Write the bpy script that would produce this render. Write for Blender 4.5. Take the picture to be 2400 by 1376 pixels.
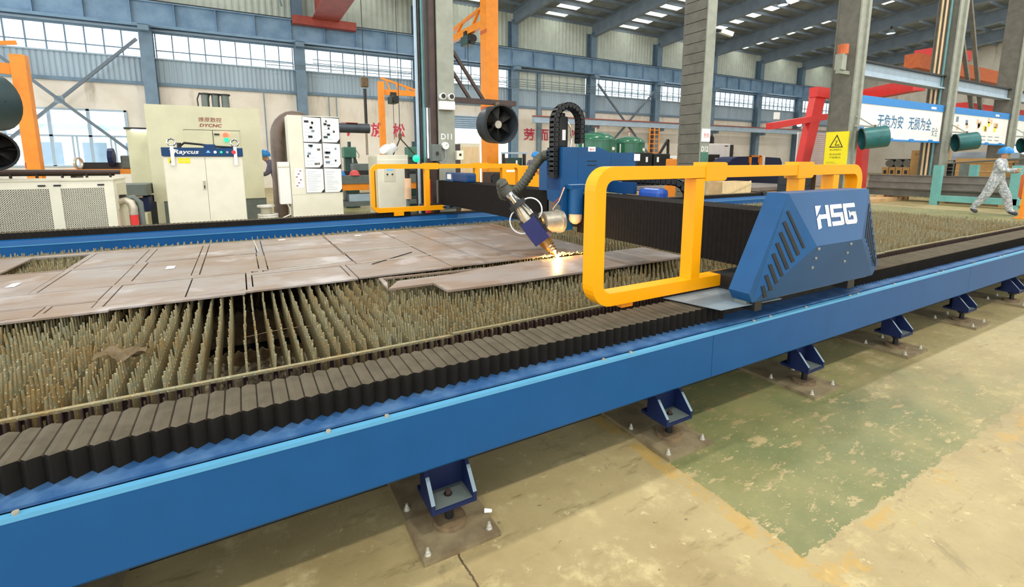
import bpy, bmesh, math, random
from mathutils import Vector, Matrix
random.seed(7)
R = math.radians
scene = bpy.context.scene
col = scene.collection
for o in list(bpy.data.objects): bpy.data.objects.remove(o)

# ---------------------------------------------------------------- camera
cam_d = bpy.data.cameras.new('camera'); cam = bpy.data.objects.new('camera', cam_d); col.objects.link(cam)
cam_d.sensor_width = 36.0; cam_d.lens = 36.0*1113.78/2400
cam_d.shift_x = (1200-1184.57)/2400; cam_d.shift_y = -(688-546.75)/2400
cam_d.clip_start = 0.05; cam_d.clip_end = 300
cam.location = (0, 0, 1.4); cam.rotation_euler = (R(90-8.643), R(0.08), R(-29.053))
scene.camera = cam

# ---------------------------------------------------------------- sky, sun-less overcast day, lamps are in their builders
world = bpy.data.worlds.new('world'); scene.world = world; world.use_nodes = True
bg = world.node_tree.nodes['Background']; bg.inputs[0].default_value = (0.90, 0.96, 1.0, 1); bg.inputs[1].default_value = 2.6
LAMP_W = 250.0
scene.view_settings.view_transform = 'Standard'; scene.view_settings.look = 'None'
scene.view_settings.gamma = 1.0; scene.view_settings.exposure = 0.27
scene.view_settings.use_curve_mapping = False

# ---------------------------------------------------------------- materials
def C(h, a=1.0):
    h = h.lstrip('#'); v = [int(h[i:i+2], 16)/255 for i in (0, 2, 4)]
    return tuple([(c/12.92 if c <= .04045 else ((c+.055)/1.055)**2.4) for c in v]+[a])
class NT:
    def __init__(s, name):
        s.m = bpy.data.materials.new(name); s.m.use_nodes = True; s.t = s.m.node_tree
        s.b = s.t.nodes['Principled BSDF']; s.pos = None
    def n(s, typ, **kw):
        x = s.t.nodes.new(typ)
        for k, v in kw.items(): setattr(x, k, v)
        return x
    def l(s, a, b): s.t.links.new(a, b)
    def P(s):
        if s.pos is None: s.pos = s.n('ShaderNodeNewGeometry').outputs['Position']
        return s.pos
    def xyz(s):
        x = s.n('ShaderNodeSeparateXYZ'); s.l(s.P(), x.inputs[0]); return x.outputs
    def noise(s, scale, detail=4, rough=.55, stretch=None, vec=None, dist=0):
        x = s.n('ShaderNodeTexNoise'); x.inputs['Scale'].default_value = scale; x.inputs['Detail'].default_value = detail
        x.inputs['Roughness'].default_value = rough; x.inputs['Distortion'].default_value = dist
        v = vec or s.P()
        if stretch:
            mp = s.n('ShaderNodeMapping'); mp.inputs['Scale'].default_value = stretch[:3]
            if len(stretch) > 3: mp.inputs['Rotation'].default_value = (0, 0, stretch[3])
            s.l(v, mp.inputs[0]); v = mp.outputs[0]
        s.l(v, x.inputs['Vector']); return x.outputs['Fac']
    def ramp(s, fac, a, b, lo=0, hi=1):
        x = s.n('ShaderNodeMapRange', interpolation_type='SMOOTHSTEP'); s.l(fac, x.inputs[0])
        x.inputs[1].default_value = a; x.inputs[2].default_value = b; x.inputs[3].default_value = lo; x.inputs[4].default_value = hi
        return x.outputs[0]
    def math(s, op, a, b=None):
        x = s.n('ShaderNodeMath', operation=op)
        for i, v in enumerate((a, b)):
            if v is None: continue
            if isinstance(v, (int, float)): x.inputs[i].default_value = v
            else: s.l(v, x.inputs[i])
        return x.outputs[0]
    def mix(s, fac, a, b):
        x = s.n('ShaderNodeMix', data_type='RGBA')
        if isinstance(fac, (int, float)): x.inputs[0].default_value = fac
        else: s.l(fac, x.inputs[0])
        for i, v in ((6, a), (7, b)):
            if isinstance(v, tuple): x.inputs[i].default_value = v
            else: s.l(v, x.inputs[i])
        return x.outputs[2]
    def bump(s, h, strength=.3, dist=.01):
        x = s.n('ShaderNodeBump'); x.inputs['Strength'].default_value = strength; x.inputs['Distance'].default_value = dist
        s.l(h, x.inputs['Height']); s.l(x.outputs[0], s.b.inputs['Normal'])
    def fin(s, color, rough=.5, metal=0.0, spec=None, emit=None, es=0):
        if isinstance(color, tuple): s.b.inputs['Base Color'].default_value = color
        else: s.l(color, s.b.inputs['Base Color'])
        if isinstance(rough, (int, float)): s.b.inputs['Roughness'].default_value = rough
        else: s.l(rough, s.b.inputs['Roughness'])
        s.b.inputs['Metallic'].default_value = metal
        if spec is not None: s.b.inputs['Specular IOR Level'].default_value = spec
        if emit: s.b.inputs['Emission Color'].default_value = emit; s.b.inputs['Emission Strength'].default_value = es
        return s.m
M = {}
def pm(name, hexa, rough=.5, metal=0.0, var=.12, scale=6, spec=None, bump=0, hex2=None, stretch=None, emit=None, es=0):
    t = NT(name); c = C(hexa)
    c2 = C(hex2) if hex2 else tuple([max(0, x*(1-var)) for x in c[:3]]+[1])
    f = t.noise(scale, 5, .6, stretch)
    cc = t.mix(t.ramp(f, .35, .68), c, c2)
    if bump: t.bump(f, bump, .004)
    M[name] = t.fin(cc, rough, metal, spec, C(emit) if emit else None, es)
    return M[name]
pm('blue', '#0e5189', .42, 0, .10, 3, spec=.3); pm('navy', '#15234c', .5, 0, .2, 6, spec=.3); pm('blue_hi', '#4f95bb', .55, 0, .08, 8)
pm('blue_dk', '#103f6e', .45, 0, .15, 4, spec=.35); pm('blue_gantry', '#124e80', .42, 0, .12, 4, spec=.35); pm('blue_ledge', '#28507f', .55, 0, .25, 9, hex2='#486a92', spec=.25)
pm('bellows', '#5c5446', .85, 0, .25, 14, bump=.2, spec=.2); pm('bellows_shaded', '#1e1b17', .8, 0, .25, 10, spec=.2); pm('beam_cloth', '#1a1613', .85, 0, .3, 20, spec=.2)  # bellows sides get a darker copy of the colour, standing for shade
pm('yellow', '#ffa800', .38, 0, .04, 3, spec=.35); pm('black', '#17181a', .5, 0, .3, 8); pm('dark_rubber', '#2b2c2c', .6, 0, .25, 20)
pm('hose', '#4a4a3e', .5, 0, .3, 25); pm('steel', '#c9c0ae', .42, .55, .2, 14); pm('brass', '#cfa86b', .28, .8, .25, 20)
pm('chrome', '#dcdcd8', .15, 1, .05, 10); pm('dark_steel', '#3c3a37', .45, .6, .3, 12); pm('purple', '#23265f', .3, 0, .15, 9)
pm('beige', '#ece7d2', .42, 0, .06, 4); pm('beige2', '#d8d3bc', .45, 0, .08, 4); pm('beige_green', '#d9d5b4', .5, 0, .10, 2)
pm('white', '#f2f1ec', .45, 0, .05, 4); pm('paper', '#fbfaf6', .7, 0, .03, 30); pm('ink', '#26262a', .7, 0, .2, 30)
pm('steel_gray', '#7d8f9b', .5, .1, .15, 3); pm('wall_steel', '#6f8799', .55, 0, .18, 2.5); pm('trim_light', '#a9bccb', .5, 0, .12, 3)
pm('clad', '#a4b6c2', .6, 0, .16, 1.2, stretch=(1, 1, .15)); pm('clad_cream', '#cdd4c4', .6, 0, .12, 2); pm('roof_steel', '#8593a0', .6, 0, .2, 1.5)
pm('roof_sheet', '#98a2a6', .65, 0, .3, .7, hex2='#7c8588'); pm('girder', '#7c9ab4', .55, 0, .2, 1.2, hex2='#6585a1')  # bluish haze put into the lightened roof and girder colours
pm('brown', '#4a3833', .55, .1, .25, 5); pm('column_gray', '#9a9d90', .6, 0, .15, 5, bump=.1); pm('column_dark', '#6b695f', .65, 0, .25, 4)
pm('orange', '#f29019', .42, 0, .12, 4); pm('orange_dk', '#c9632a', .5, 0, .2, 5); pm('rust', '#7f6a4c', .7, 0, .3, 20, hex2='#5f4d38')
pm('crane_red', '#a4483a', .55, 0, .2, 3); pm('red', '#e23a36', .4, 0, .08, 4); pm('green_mach', '#3c7560', .45, 0, .2, 6); pm('green_tank', '#2c6b50', .22, 0, .1, 3)
pm('green_dk', '#2a4a45', .5, 0, .3, 6); pm('teal', '#6fb0ab', .5, 0, .15, 4); pm('cardboard', '#b98f56', .75, 0, .12, 5); pm('wood', '#cfa878', .65, 0, .2, 3, stretch=(1, 8, 1))
pm('wood_light', '#e2c79a', .6, 0, .18, 4, stretch=(8, 1, 1)); pm('fan_teal', '#2f6f70', .4, .1, .3, 3); pm('fan_gray', '#4c545c', .4, .3, .3, 5)
pm('sign_yellow', '#f4e200', .45, 0, .02, 4); pm('sign_blue', '#1a83cf', .4, 0, .04, 3); pm('text_blue', '#2d6f9d', .6, 0, .03, 4); pm('text_red', '#d9435a', .7, 0, .15, 5)
pm('maroon', '#8d2a22', .5, 0, .05, 5); pm('machine_gray', '#6b746f', .5, .1, .2, 6); pm('skin', '#c99a7c', .5, 0, .08, 30); pm('helmet_blue', '#1f86d0', .3, 0, .05, 5)
pm('helmet_red', '#d84a4c', .35, 0, .05, 5); pm('shoe', '#4a4a52', .6, 0, .2, 20); pm('steel_stack', '#8a827a', .5, .3, .25, 3); pm('duct', '#75655a', .5, .2, .3, 4)
pm('anchor', '#d6d2c4', .3, .4, .15, 20); pm('base_plate', '#8d7f60', .6, 0, .3, 9, hex2='#726148'); pm('teal_pipe', '#5f8f92', .5, 0, .15, 6)
pm('lamp_white', '#ffffff', .5, 0, 0, 4, emit='#fffaf0', es=8); pm('green_glow', '#19c98a', .3, 0, .05, 5, emit='#12d98e', es=1.2); pm('red_glow', '#ff5a3c', .3, 0, 0, 5, emit='#ff5a3c', es=1.5)
pm('blue_glow', '#4f7cff', .3, 0, 0, 5, emit='#6fb4ff', es=.8); pm('spark', '#ffb040', .5, 0, 0, 4, emit='#ffa636', es=60); pm('spark_core', '#fff2c0', .5, 0, 0, 4, emit='#fff0b8', es=220)
pm('white_glow', '#f4fbff', .5, 0, 0, 4, emit='#f4fbff', es=3); pm('orange_skin', '#e9c7a0', .35, 0, .1, 12); pm('cloud_plastic', '#e4e7ea', .35, 0, .06, 8); pm('dark_tray', '#9a9078', .8, 0, .4, 30, hex2='#4a3f2e', bump=.8); pm('rag_cloth', '#6f5d40', .85, 0, .3, 25); pm('fan_dark', '#2c4448', .45, .1, .3, 4)
pm('brace_gray', '#66737c', .5, .1, .15, 3); pm('drum_blue', '#2450a8', .35, 0, .1, 4); pm('mesh_dark', '#2a2d20', .8, 0, .3, 6); pm('building_far', '#e2eef4', .8, 0, .15, .6)

def m_slat():
    t = NT('slat'); a = t.noise(2.2, 3, .6); b = t.noise(38, 3, .65)
    c = t.mix(t.ramp(a, .38, .66), C('#9b8f6a'), C('#957c4d'))
    c = t.mix(t.ramp(b, .45, .7), c, C('#7d8471')); c = t.mix(t.ramp(t.noise(90, 2), .6, .75), c, C('#e4ddc6'))
    z = t.xyz()[2]
    M['slat'] = t.fin(c, .5, .25); t.bump(b, .5, .004)
m_slat()
def m_plate():
    t = NT('plate'); a = t.noise(1.4, 5, .6, (1, 2.5, 1)); b = t.noise(7, 6, .7, (1, 5, 1)); g = t.noise(60, 3, .6)
    c = t.mix(t.ramp(a, .35, .65), C('#9b918b'), C('#917c6b')); c = t.mix(t.ramp(b, .58, .8), c, C('#846d60'))
    c = t.mix(t.ramp(t.noise(2.3, 4, .6), .52, .72), c, C('#b8b0ae'))
    M['plate'] = t.fin(c, t.ramp(b, .3, .8, .34, .5), .1); t.bump(g, .12, .002)
m_plate()
def m_floor():
    t = NT('floor_concrete'); x, y, z = t.xyz()
    n1 = t.noise(.9, 6, .65); n2 = t.noise(5, 7, .7); n3 = t.noise(26, 4, .6); st = t.noise(3.2, 5, .7, (1, 4, 1, R(25)))
    c = t.mix(t.ramp(n1, .35, .68), C('#ab9a6e'), C('#917f56')); c = t.mix(t.ramp(n2, .52, .72), c, C('#bfae80'))
    c = t.mix(t.ramp(st, .56, .72), c, C('#85734c')); c = t.mix(t.ramp(t.noise(2.6, 6, .75, None, None, .6), .58, .66, 0, .55), c, C('#7d7152')); c = t.mix(t.ramp(t.noise(14, 6, .75), .60, .68, 0, .7), c, C('#d2c396')); c = t.mix(t.ramp(n3, .66, .74), c, C('#77664a')); 
    wob = t.math('MULTIPLY', t.math('SUBTRACT', t.noise(9, 5, .7), .5), .10)
    xw = t.math('ADD', x, wob); yw = t.math('ADD', y, wob)
    # green painted lane beside the machine and the far lane
    ga = t.math('MULTIPLY', t.math('GREATER_THAN', xw, 1.66), t.math('GREATER_THAN', yw, .80))
    ga = t.math('MULTIPLY', ga, t.ramp(t.math('ADD', x, t.math('MULTIPLY', t.noise(2.5, 5, .7), 3.0)), 4.0, 6.2, 1, .18))
    gb = t.math('MULTIPLY', t.math('GREATER_THAN', xw, 10.9), t.math('LESS_THAN', xw, 17.6)); gb = t.math('MULTIPLY', gb, t.math('LESS_THAN', yw, 9.0))
    g = t.math('MAXIMUM', ga, gb)
    chips = t.ramp(t.noise(6.5, 6, .72, (1.0, 2.4, 1, R(-20))), .565, .59); chips2 = t.ramp(t.noise(24, 4, .7, (1, 2.2, 1, R(-20))), .61, .64)
    ch = t.math('MAXIMUM', chips, chips2); g = t.math('MULTIPLY', g, t.math('SUBTRACT', 1, ch))
    gc = t.mix(t.ramp(t.noise(2.2, 5, .6), .3, .7), C('#858253'), C('#6a7046')); gc = t.mix(t.ramp(t.noise(11, 5, .7), .55, .75), gc, C('#76734a'))
    c = t.mix(g, c, gc)
    yl = t.math('MULTIPLY', t.math('GREATER_THAN', xw, 1.585), t.math('LESS_THAN', xw, 1.665)); yl = t.math('MULTIPLY', yl, t.math('GREATER_THAN', yw, .70))
    y2 = t.math('MULTIPLY', t.math('GREATER_THAN', yw, .66), t.math('LESS_THAN', yw, .78)); y2 = t.math('MULTIPLY', y2, t.math('GREATER_THAN', xw, 1.6))
    y2 = t.math('MULTIPLY', y2, t.ramp(t.noise(4, 5, .7), .52, .6)); yl = t.math('MULTIPLY', yl, t.ramp(t.noise(9, 6, .75), .44, .56))
    c = t.mix(t.math('MULTIPLY', t.math('MAXIMUM', yl, y2), .5), c, C('#b98f34'))
    jx = t.math('LESS_THAN', t.math('ABSOLUTE', t.math('SUBTRACT', t.math('ADD', x, t.math('MULTIPLY', wob, .3)), .59)), .004); jx = t.math('MULTIPLY', jx, t.math('LESS_THAN', y, 1.45))
    c = t.mix(jx, c, C('#54452c'))
    M['floor'] = t.fin(c, t.ramp(n2, .3, .7, .42, .62), 0); t.bump(t.noise(45, 5, .7), .25, .006)
m_floor()
def m_plaster():
    t = NT('plaster'); n = t.noise(.5, 6, .65); d = t.noise(1.3, 5, .65, (1, 1, .25))
    z = t.xyz()[2]
    c = t.mix(t.ramp(n, .35, .7), C('#e9e0d2'), C('#dacfbd')); c = t.mix(t.math('MULTIPLY', t.ramp(d, .52, .75), t.ramp(z, 3.2, 5.0, .15, .9)), c, C('#a89c8a'))
    M['plaster'] = t.fin(c, .8)
m_plaster()
def m_glass():
    t = NT('glass'); o = t.t.nodes['Material Output']; tr = t.n('ShaderNodeBsdfTransparent'); tr.inputs[0].default_value = (.93, .97, .98, 1)
    gl = t.n('ShaderNodeBsdfGlossy'); gl.inputs['Roughness'].default_value = .05; mx = t.n('ShaderNodeMixShader'); mx.inputs[0].default_value = .06
    t.l(tr.outputs[0], mx.inputs[1]); t.l(gl.outputs[0], mx.inputs[2]); t.l(mx.outputs[0], o.inputs[0]); M['glass'] = t.m
    t = NT('skylight_plastic'); o = t.t.nodes['Material Output']; tr = t.n('ShaderNodeBsdfTranslucent'); tr.inputs[0].default_value = (.95, .93, .86, 1)
    tp = t.n('ShaderNodeBsdfTransparent'); tp.inputs[0].default_value = (1, .96, .86, 1); mx = t.n('ShaderNodeMixShader'); mx.inputs[0].default_value = .6
    t.l(tr.outputs[0], mx.inputs[1]); t.l(tp.outputs[0], mx.inputs[2]); t.l(mx.outputs[0], o.inputs[0]); M['skylight'] = t.m
m_glass()
def m_camo():
    t = NT('camo'); f = t.noise(16, 3, .6); g = t.noise(28, 3, .6)
    c = t.mix(t.ramp(f, .45, .52), C('#bfc2c4'), C('#929ba0')); c = t.mix(t.ramp(g, .56, .6), c, C('#dededa'))
    M['camo'] = t.fin(c, .8)
m_camo()
pm('work_gray', '#6f6a80', .8, 0, .25, 12); pm('work_dark', '#3a2c38', .8, 0, .25, 12)

# ---------------------------------------------------------------- mesh helpers
WL = {}
class MB:
    def __init__(s): s.v = []; s.f = []; s.m = []; s.k = 0
    def add(s, vs, fs):
        b = len(s.v); s.v += [tuple(v) for v in vs]; s.f += [tuple(b+i for i in f) for f in fs]; s.m += [s.k]*len(fs); return s
    def mat(s, k): s.k = k; return s
    def box(s, x0, x1, y0, y1, z0, z1):
        if x0 > x1: x0, x1 = x1, x0
        if y0 > y1: y0, y1 = y1, y0
        if z0 > z1: z0, z1 = z1, z0
        return s.add([(x0,y0,z0),(x1,y0,z0),(x1,y1,z0),(x0,y1,z0),(x0,y0,z1),(x1,y0,z1),(x1,y1,z1),(x0,y1,z1)],
                     [(3,2,1,0),(4,5,6,7),(0,1,5,4),(1,2,6,5),(2,3,7,6),(3,0,4,7)])
    def bbox(s, x0, x1, y0, y1, z0, z1, b=.01):      # box with bevelled edges
        bm = bmesh.new(); bmesh.ops.create_cube(bm, size=1)
        for v in bm.verts: v.co = Vector(((x0+x1)/2+v.co.x*(x1-x0), (y0+y1)/2+v.co.y*(y1-y0), (z0+z1)/2+v.co.z*(z1-z0)))
        bmesh.ops.bevel(bm, geom=bm.edges[:], offset=b, segments=2, affect='EDGES', profile=.6)
        bm.verts.index_update(); r = s.add([v.co for v in bm.verts], [[v.index for v in f.verts] for f in bm.faces]); bm.free(); return r
    def beam(s, a, b, w, h, up=(0,0,1)):                # box from a to b
        a = Vector(a); b = Vector(b); d = (b-a).normalized(); u = Vector(up)
        if abs(d.dot(u)) > .98: u = Vector((0,1,0))
        r = d.cross(u).normalized(); u = r.cross(d)
        vs = []
        for p in (a, b):
            for i, j in ((-1,-1),(1,-1),(1,1),(-1,1)): vs.append(p+r*(i*w/2)+u*(j*h/2))
        return s.add(vs, [(0,1,2,3),(7,6,5,4),(0,4,5,1),(1,5,6,2),(2,6,7,3),(3,7,4,0)])
    def cyl(s, a, b, r0, r1=None, n=12, caps=True):
        r1 = r0 if r1 is None else r1; a = Vector(a); b = Vector(b); d = (b-a).normalized()
        u = d.cross(Vector((0,0,1)) if abs(d.z) < .9 else Vector((1,0,0))).normalized(); w = d.cross(u)
        vs = []
        for p, r in ((a, r0), (b, r1)):
            for i in range(n): t = 2*math.pi*i/n; vs.append(p+u*(r*math.cos(t))+w*(r*math.sin(t)))
        fs = [(i, (i+1) % n, n+(i+1) % n, n+i) for i in range(n)]
        if caps: fs += [tuple(range(n-1, -1, -1)), tuple(range(n, 2*n))]
        return s.add(vs, fs)
    def ring(s, a, b, ro, ri, n=20):                    # hollow cylinder
        a = Vector(a); b = Vector(b); d = (b-a).normalized(); u = d.cross(Vector((0,0,1)) if abs(d.z) < .9 else Vector((1,0,0))).normalized(); w = d.cross(u)
        vs = []
        for p, r in ((a, ro), (b, ro), (b, ri), (a, ri)):
            for i in range(n): t = 2*math.pi*i/n; vs.append(p+u*(r*math.cos(t))+w*(r*math.sin(t)))
        return s.add(vs, [(k*n+i, k*n+(i+1) % n, ((k+1) % 4)*n+(i+1) % n, ((k+1) % 4)*n+i) for k in range(4) for i in range(n)])
    def tube(s, pts, r, n=8, ribs=None):
        pts = [Vector(p) for p in pts]; m = len(pts); rr = r if isinstance(r, (list, tuple)) else [r]*m
        vs = []; u = None
        for i, p in enumerate(pts):
            d = (pts[min(i+1, m-1)]-pts[max(i-1, 0)]).normalized()
            if u is None: u = d.cross(Vector((0,0,1)) if abs(d.z) < .9 else Vector((1,0,0))).normalized()
            else: u = (u-d*u.dot(d)).normalized()
            w = d.cross(u)
            for k in range(n): t = 2*math.pi*k/n; vs.append(p+u*(rr[i]*math.cos(t))+w*(rr[i]*math.sin(t)))
        fs = [(i*n+k, i*n+(k+1) % n, (i+1)*n+(k+1) % n, (i+1)*n+k) for i in range(m-1) for k in range(n)]
        fs += [tuple(range(n-1, -1, -1)), tuple(range((m-1)*n, m*n))]
        return s.add(vs, fs)
    def prism(s, pts, axis, a, b):                      # 2-D polygon extruded along an axis: x -> (y,z), y -> (x,z), z -> (x,y)
        f = {'x': lambda p, t: (t, p[0], p[1]), 'y': lambda p, t: (p[0], t, p[1]), 'z': lambda p, t: (p[0], p[1], t)}[axis]
        n = len(pts); vs = [f(p, a) for p in pts]+[f(p, b) for p in pts]
        return s.add(vs, [tuple(range(n)), tuple(range(2*n-1, n-1, -1))]+[(i, n+i, n+(i+1) % n, (i+1) % n) for i in range(n)])
    def sweep(s, path, w, y0, y1):                      # rectangular bar of width w following (x,z) path, between y0 and y1
        n = len(path); vs = []
        for i, p in enumerate(path):
            p = Vector(p); q0 = Vector(path[max(i-1, 0)]); q1 = Vector(path[min(i+1, n-1)]); d = (q1-q0).normalized(); nn = Vector((-d.y, d.x))
            d1 = (p-q0).normalized() if i else d; k = 1/max(.5, abs(d1.dot(d)))
            for sg in (-1, 1):
                q = p+nn*(sg*w/2*k)
                for y in (y0, y1): vs.append((q.x, y, q.y))
        fs = [(0, 1, 3, 2), (4*n-4, 4*n-2, 4*n-1, 4*n-3)]
        for i in range(n-1):
            a = 4*i; b = a+4; fs += [(a, b, b+1, a+1), (a+2, a+3, b+3, b+2), (a, a+2, b+2, b), (a+1, b+1, b+3, a+3)]
        return s.add(vs, fs)
    def build(s, name, mats, parent=None, smooth=False):
        me = bpy.data.meshes.new(name); c = Vector((0,0,0))
        if s.v:
            xs = [[v[i] for v in s.v] for i in range(3)]; c = Vector(((min(xs[0])+max(xs[0]))/2, (min(xs[1])+max(xs[1]))/2, min(xs[2])))
        me.from_pydata([tuple(Vector(v)-c) for v in s.v], [], s.f); 
        bm = bmesh.new(); bm.from_mesh(me); bmesh.ops.recalc_face_normals(bm, faces=bm.faces[:]); bm.to_mesh(me); bm.free()
        mats = mats if isinstance(mats, (list, tuple)) else [mats]
        for m in mats: me.materials.append(M[m])
        if len(mats) > 1: me.polygons.foreach_set('material_index', s.m)
        if smooth:
            me.polygons.foreach_set('use_smooth', [True]*len(me.polygons))
            try: me.set_sharp_from_angle(angle=R(smooth if smooth is not True else 40))
            except Exception: pass
        return link(name, me, c, parent)
def link(name, me, c, parent=None):
    o = bpy.data.objects.new(name, me); col.objects.link(o); o.location = c; WL[o.name] = Vector(c)
    if parent is not None: o.parent = parent; o.matrix_parent_inverse = Matrix.Translation(-WL[parent.name])
    return o
def tag(o, label, cat, group=None, kind=None):
    if label: o['label'] = label
    if cat: o['category'] = cat
    if group: o['group'] = group
    if kind: o['kind'] = kind
    return o
def T(name, label, cat, loc, group=None):
    o = bpy.data.objects.new(name, None); col.objects.link(o); o.location = loc; WL[o.name] = Vector(loc); o.empty_display_size = .1
    return tag(o, label, cat, group)
def struct(o): o['kind'] = 'structure'; return o
def B(*a): return MB().box(*a)
def part(name, mat, parent, *boxes, b=0):
    m = MB()
    for q in boxes: (m.bbox(*q, b=b) if b else m.box(*q))
    return m.build(name, mat, parent)
def child_copy(o, parent, d):                            # another child of the same parent, moved by d, sharing mesh data
    c = o.copy(); col.objects.link(c); c.parent = parent; c.matrix_parent_inverse = o.matrix_parent_inverse.copy()
    c.location = Vector(o.location)+Vector(d); WL[c.name] = Vector(c.location); return c
def reparent(o, p):                                      # copy of o under p, keeping its offset
    inv = o.matrix_parent_inverse.copy(); c = o.copy(); col.objects.link(c); c.parent = p; c.matrix_parent_inverse = inv; WL[c.name] = Vector(WL[o.name]); return c
def copy_tree(root, d, label=None, rotz=0):
    r = root.copy(); col.objects.link(r); r.location = Vector(root.location)+Vector(d); r.rotation_euler.z += rotz; WL[r.name] = Vector(r.location)
    if label: r['label'] = label
    for ch in root.children:
        c = reparent(ch, r)
        for g in ch.children: reparent(g, c)
    return r
def text(s, mat, parent, org, size, u=(1,0,0), v=(0,0,1), name='lettering', width=None, depth=.002, shear=0, bold=0, align='LEFT'):
    cu = bpy.data.curves.new('t', 'FONT'); cu.body = s; cu.size = 1; cu.extrude = 0.0; cu.shear = shear; cu.offset = bold; cu.align_x = align; cu.resolution_u = 2
    to = bpy.data.objects.new('t', cu); col.objects.link(to)
    dg = bpy.context.evaluated_depsgraph_get(); me = bpy.data.meshes.new_from_object(to.evaluated_get(dg)); bpy.data.objects.remove(to); bpy.data.curves.remove(cu)
    u = Vector(u).normalized(); v = Vector(v).normalized(); n = u.cross(v); m = MB()
    if not me.vertices: return None
    xs = [q.co.x for q in me.vertices]; k = (width/(max(xs)-min(xs)+1e-6)) if width else size; x0 = min(xs) if align == 'LEFT' else 0
    vs = [Vector(org)+u*((q.co.x-x0)*k)+v*(q.co.y*size)+n*depth for q in me.vertices]
    m.add(vs, [tuple(p.vertices) for p in me.polygons]); bpy.data.meshes.remove(me)
    return m.build(name, mat, parent)
# ================================================================ setting
YW = 28.5; XL, XR = -14.0, 62.0; BAY = 6.52; WX0 = -3.3
wcols = [WX0+BAY*k for k in range(-1, 10)]
fl = struct(B(XL, XR, -14, YW+.3, -.25, 0).build('floor', 'floor')); tag(fl, 'worn beige concrete floor with chipped green painted lanes', 'floor')

# back wall: plaster with a window opening and a doorway, cladding, window band
wm = MB(); holes = [(-8.65, -4.4, 1.2, 3.75), (11.2, 16.2, 0, 3.45)]
xs = sorted({XL, XR, *[h[i] for h in holes for i in (0, 1)]})
for a, b in zip(xs, xs[1:]):
    hs = [h for h in holes if h[0] <= a and b <= h[1]]
    if hs:
        h = hs[0]
        if h[2] > 0: wm.box(a, b, YW, YW+.25, 0, h[2])
        wm.box(a, b, YW, YW+.25, h[3], 5.05)
    else: wm.box(a, b, YW, YW+.25, 0, 5.05)
wall = struct(wm.build('wall_back', 'plaster')); tag(wall, 'cream plastered back wall under blue-grey cladding', 'wall')
def corrugated(x0, x1, z0, z1, y, pitch, amp):
    m = MB(); n = int((x1-x0)/pitch*4); vs = []
    for i in range(n+1):
        x = x0+(x1-x0)*i/n; yy = y-(amp if i % 4 in (1, 2) else 0); vs += [(x, yy, z0), (x, yy, z1)]
    m.add(vs, [(2*i, 2*i+2, 2*i+3, 2*i+1) for i in range(n)]); return m
corrugated(XL, XR, 5.1, 6.18, YW, .2, .03).build('cladding_sheet', 'clad', wall)
corrugated(XL, XR, 8.45, 11.6, YW, .3, .03).build('cladding_sheet', 'clad_cream', wall)
part('sill_beam', 'wall_steel', wall, (XL, XR, YW-.12, YW, 4.95, 5.1)); part('head_trim', 'trim_light', wall, (XL, XR, YW-.18, YW-.1, 7.42, 7.5)); part('head_panel', 'wall_steel', wall, (XL, XR, YW-.05, YW, 7.32, 8.5))
part('window_sill', 'trim_light', wall, (XL, XR, YW-.12, YW, 6.16, 6.22))
wi = 1; pane0 = None; bar0 = None
for k, x0 in enumerate(wcols[:-1]):
    x1 = x0+BAY; a, b = x0+.3, x1-.3
    if 17 > x0 > 16 - .1 and x0 < 17:   # bay closed with panels instead of glass
        p = part('infill_panel', 'clad_cream', wall, (a, b, YW-.02, YW+.05, 6.2, 7.32))
        for j in range(9): part('stud', 'trim_light', wall, (a+(b-a)*(j+.5)/9-.03, a+(b-a)*(j+.5)/9+.03, YW-.06, YW-.02, 6.2, 7.32))
        continue
    f = MB(); n = 9
    for j in range(n+1): xx = a+(b-a)*j/n; f.box(xx-.025, xx+.025, YW-.03, YW+.04, 6.2, 7.32)
    f.box(a, b, YW-.02, YW+.03, 6.55, 6.60)
    w = struct(f.build('window_%d' % wi, 'wall_steel')); tag(w, 'long band of steel-framed upper windows, bay %d of the back wall' % (k+1), 'window'); wi += 1
    for j in range(n):
        xa = a+(b-a)*j/n+.025; xb = a+(b-a)*(j+1)/n-.025
        for za, zb in ((6.2, 6.55), (6.6, 7.32)): part('pane', 'glass', w, (xa, xb, YW+.0, YW+.008, za, zb))
# low window
f = MB()
for x in (-8.65, -7.15, -5.8, -4.44): f.box(x-.06, x+.06, YW-.05, YW+.08, 1.2, 3.75)
for z in (1.2, 2.55, 3.71): f.box(-8.65, -4.4, YW-.05, YW+.08, z-.04, z+.04)
for x in (-6.45, -6.3, -5.1, -4.95): f.box(x-.03, x+.03, YW-.02, YW+.05, 1.2, 2.55)
w = struct(f.build('window_%d' % wi, 'trim_light')); tag(w, 'large low window with sliding casements in cream wall behind the orange crane post', 'window')
for x0, x1 in ((-8.6, -7.2), (-7.1, -5.85), (-5.75, -4.5)):
    for z0, z1 in ((1.25, 2.5), (2.6, 3.68)): part('pane', 'glass', w, (x0, x1, YW+.02, YW+.028, z0, z1))
fb = T('distant_building', 'pale building seen through the low window', 'building', (-7, 40, 0))
part('facade', 'building_far', fb, (-16, 3, 40, 44, 0, 3.4)); part('roof_edge', 'trim_light', fb, (-16, 3, 39.7, 44, 3.4, 3.7))
for x in (-13, -10.8, -8.6, -6.4, -4.2): part('window_opening', 'wall_steel', fb, (x, x+1.2, 39.95, 40, 1.2, 2.6))
# doorway with rolled-up shutter
d = struct(B(11.1, 16.3, YW-.4, YW-.02, 3.45, 4.2).build('door_1', 'girder')); tag(d, 'blue roller shutter rolled up above bright doorway', 'door')
for i in range(5): part('shutter_slat', 'trim_light', d, (11.2, 16.2, YW-.42, YW-.4, 3.5+.13*i, 3.57+.13*i))
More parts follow.
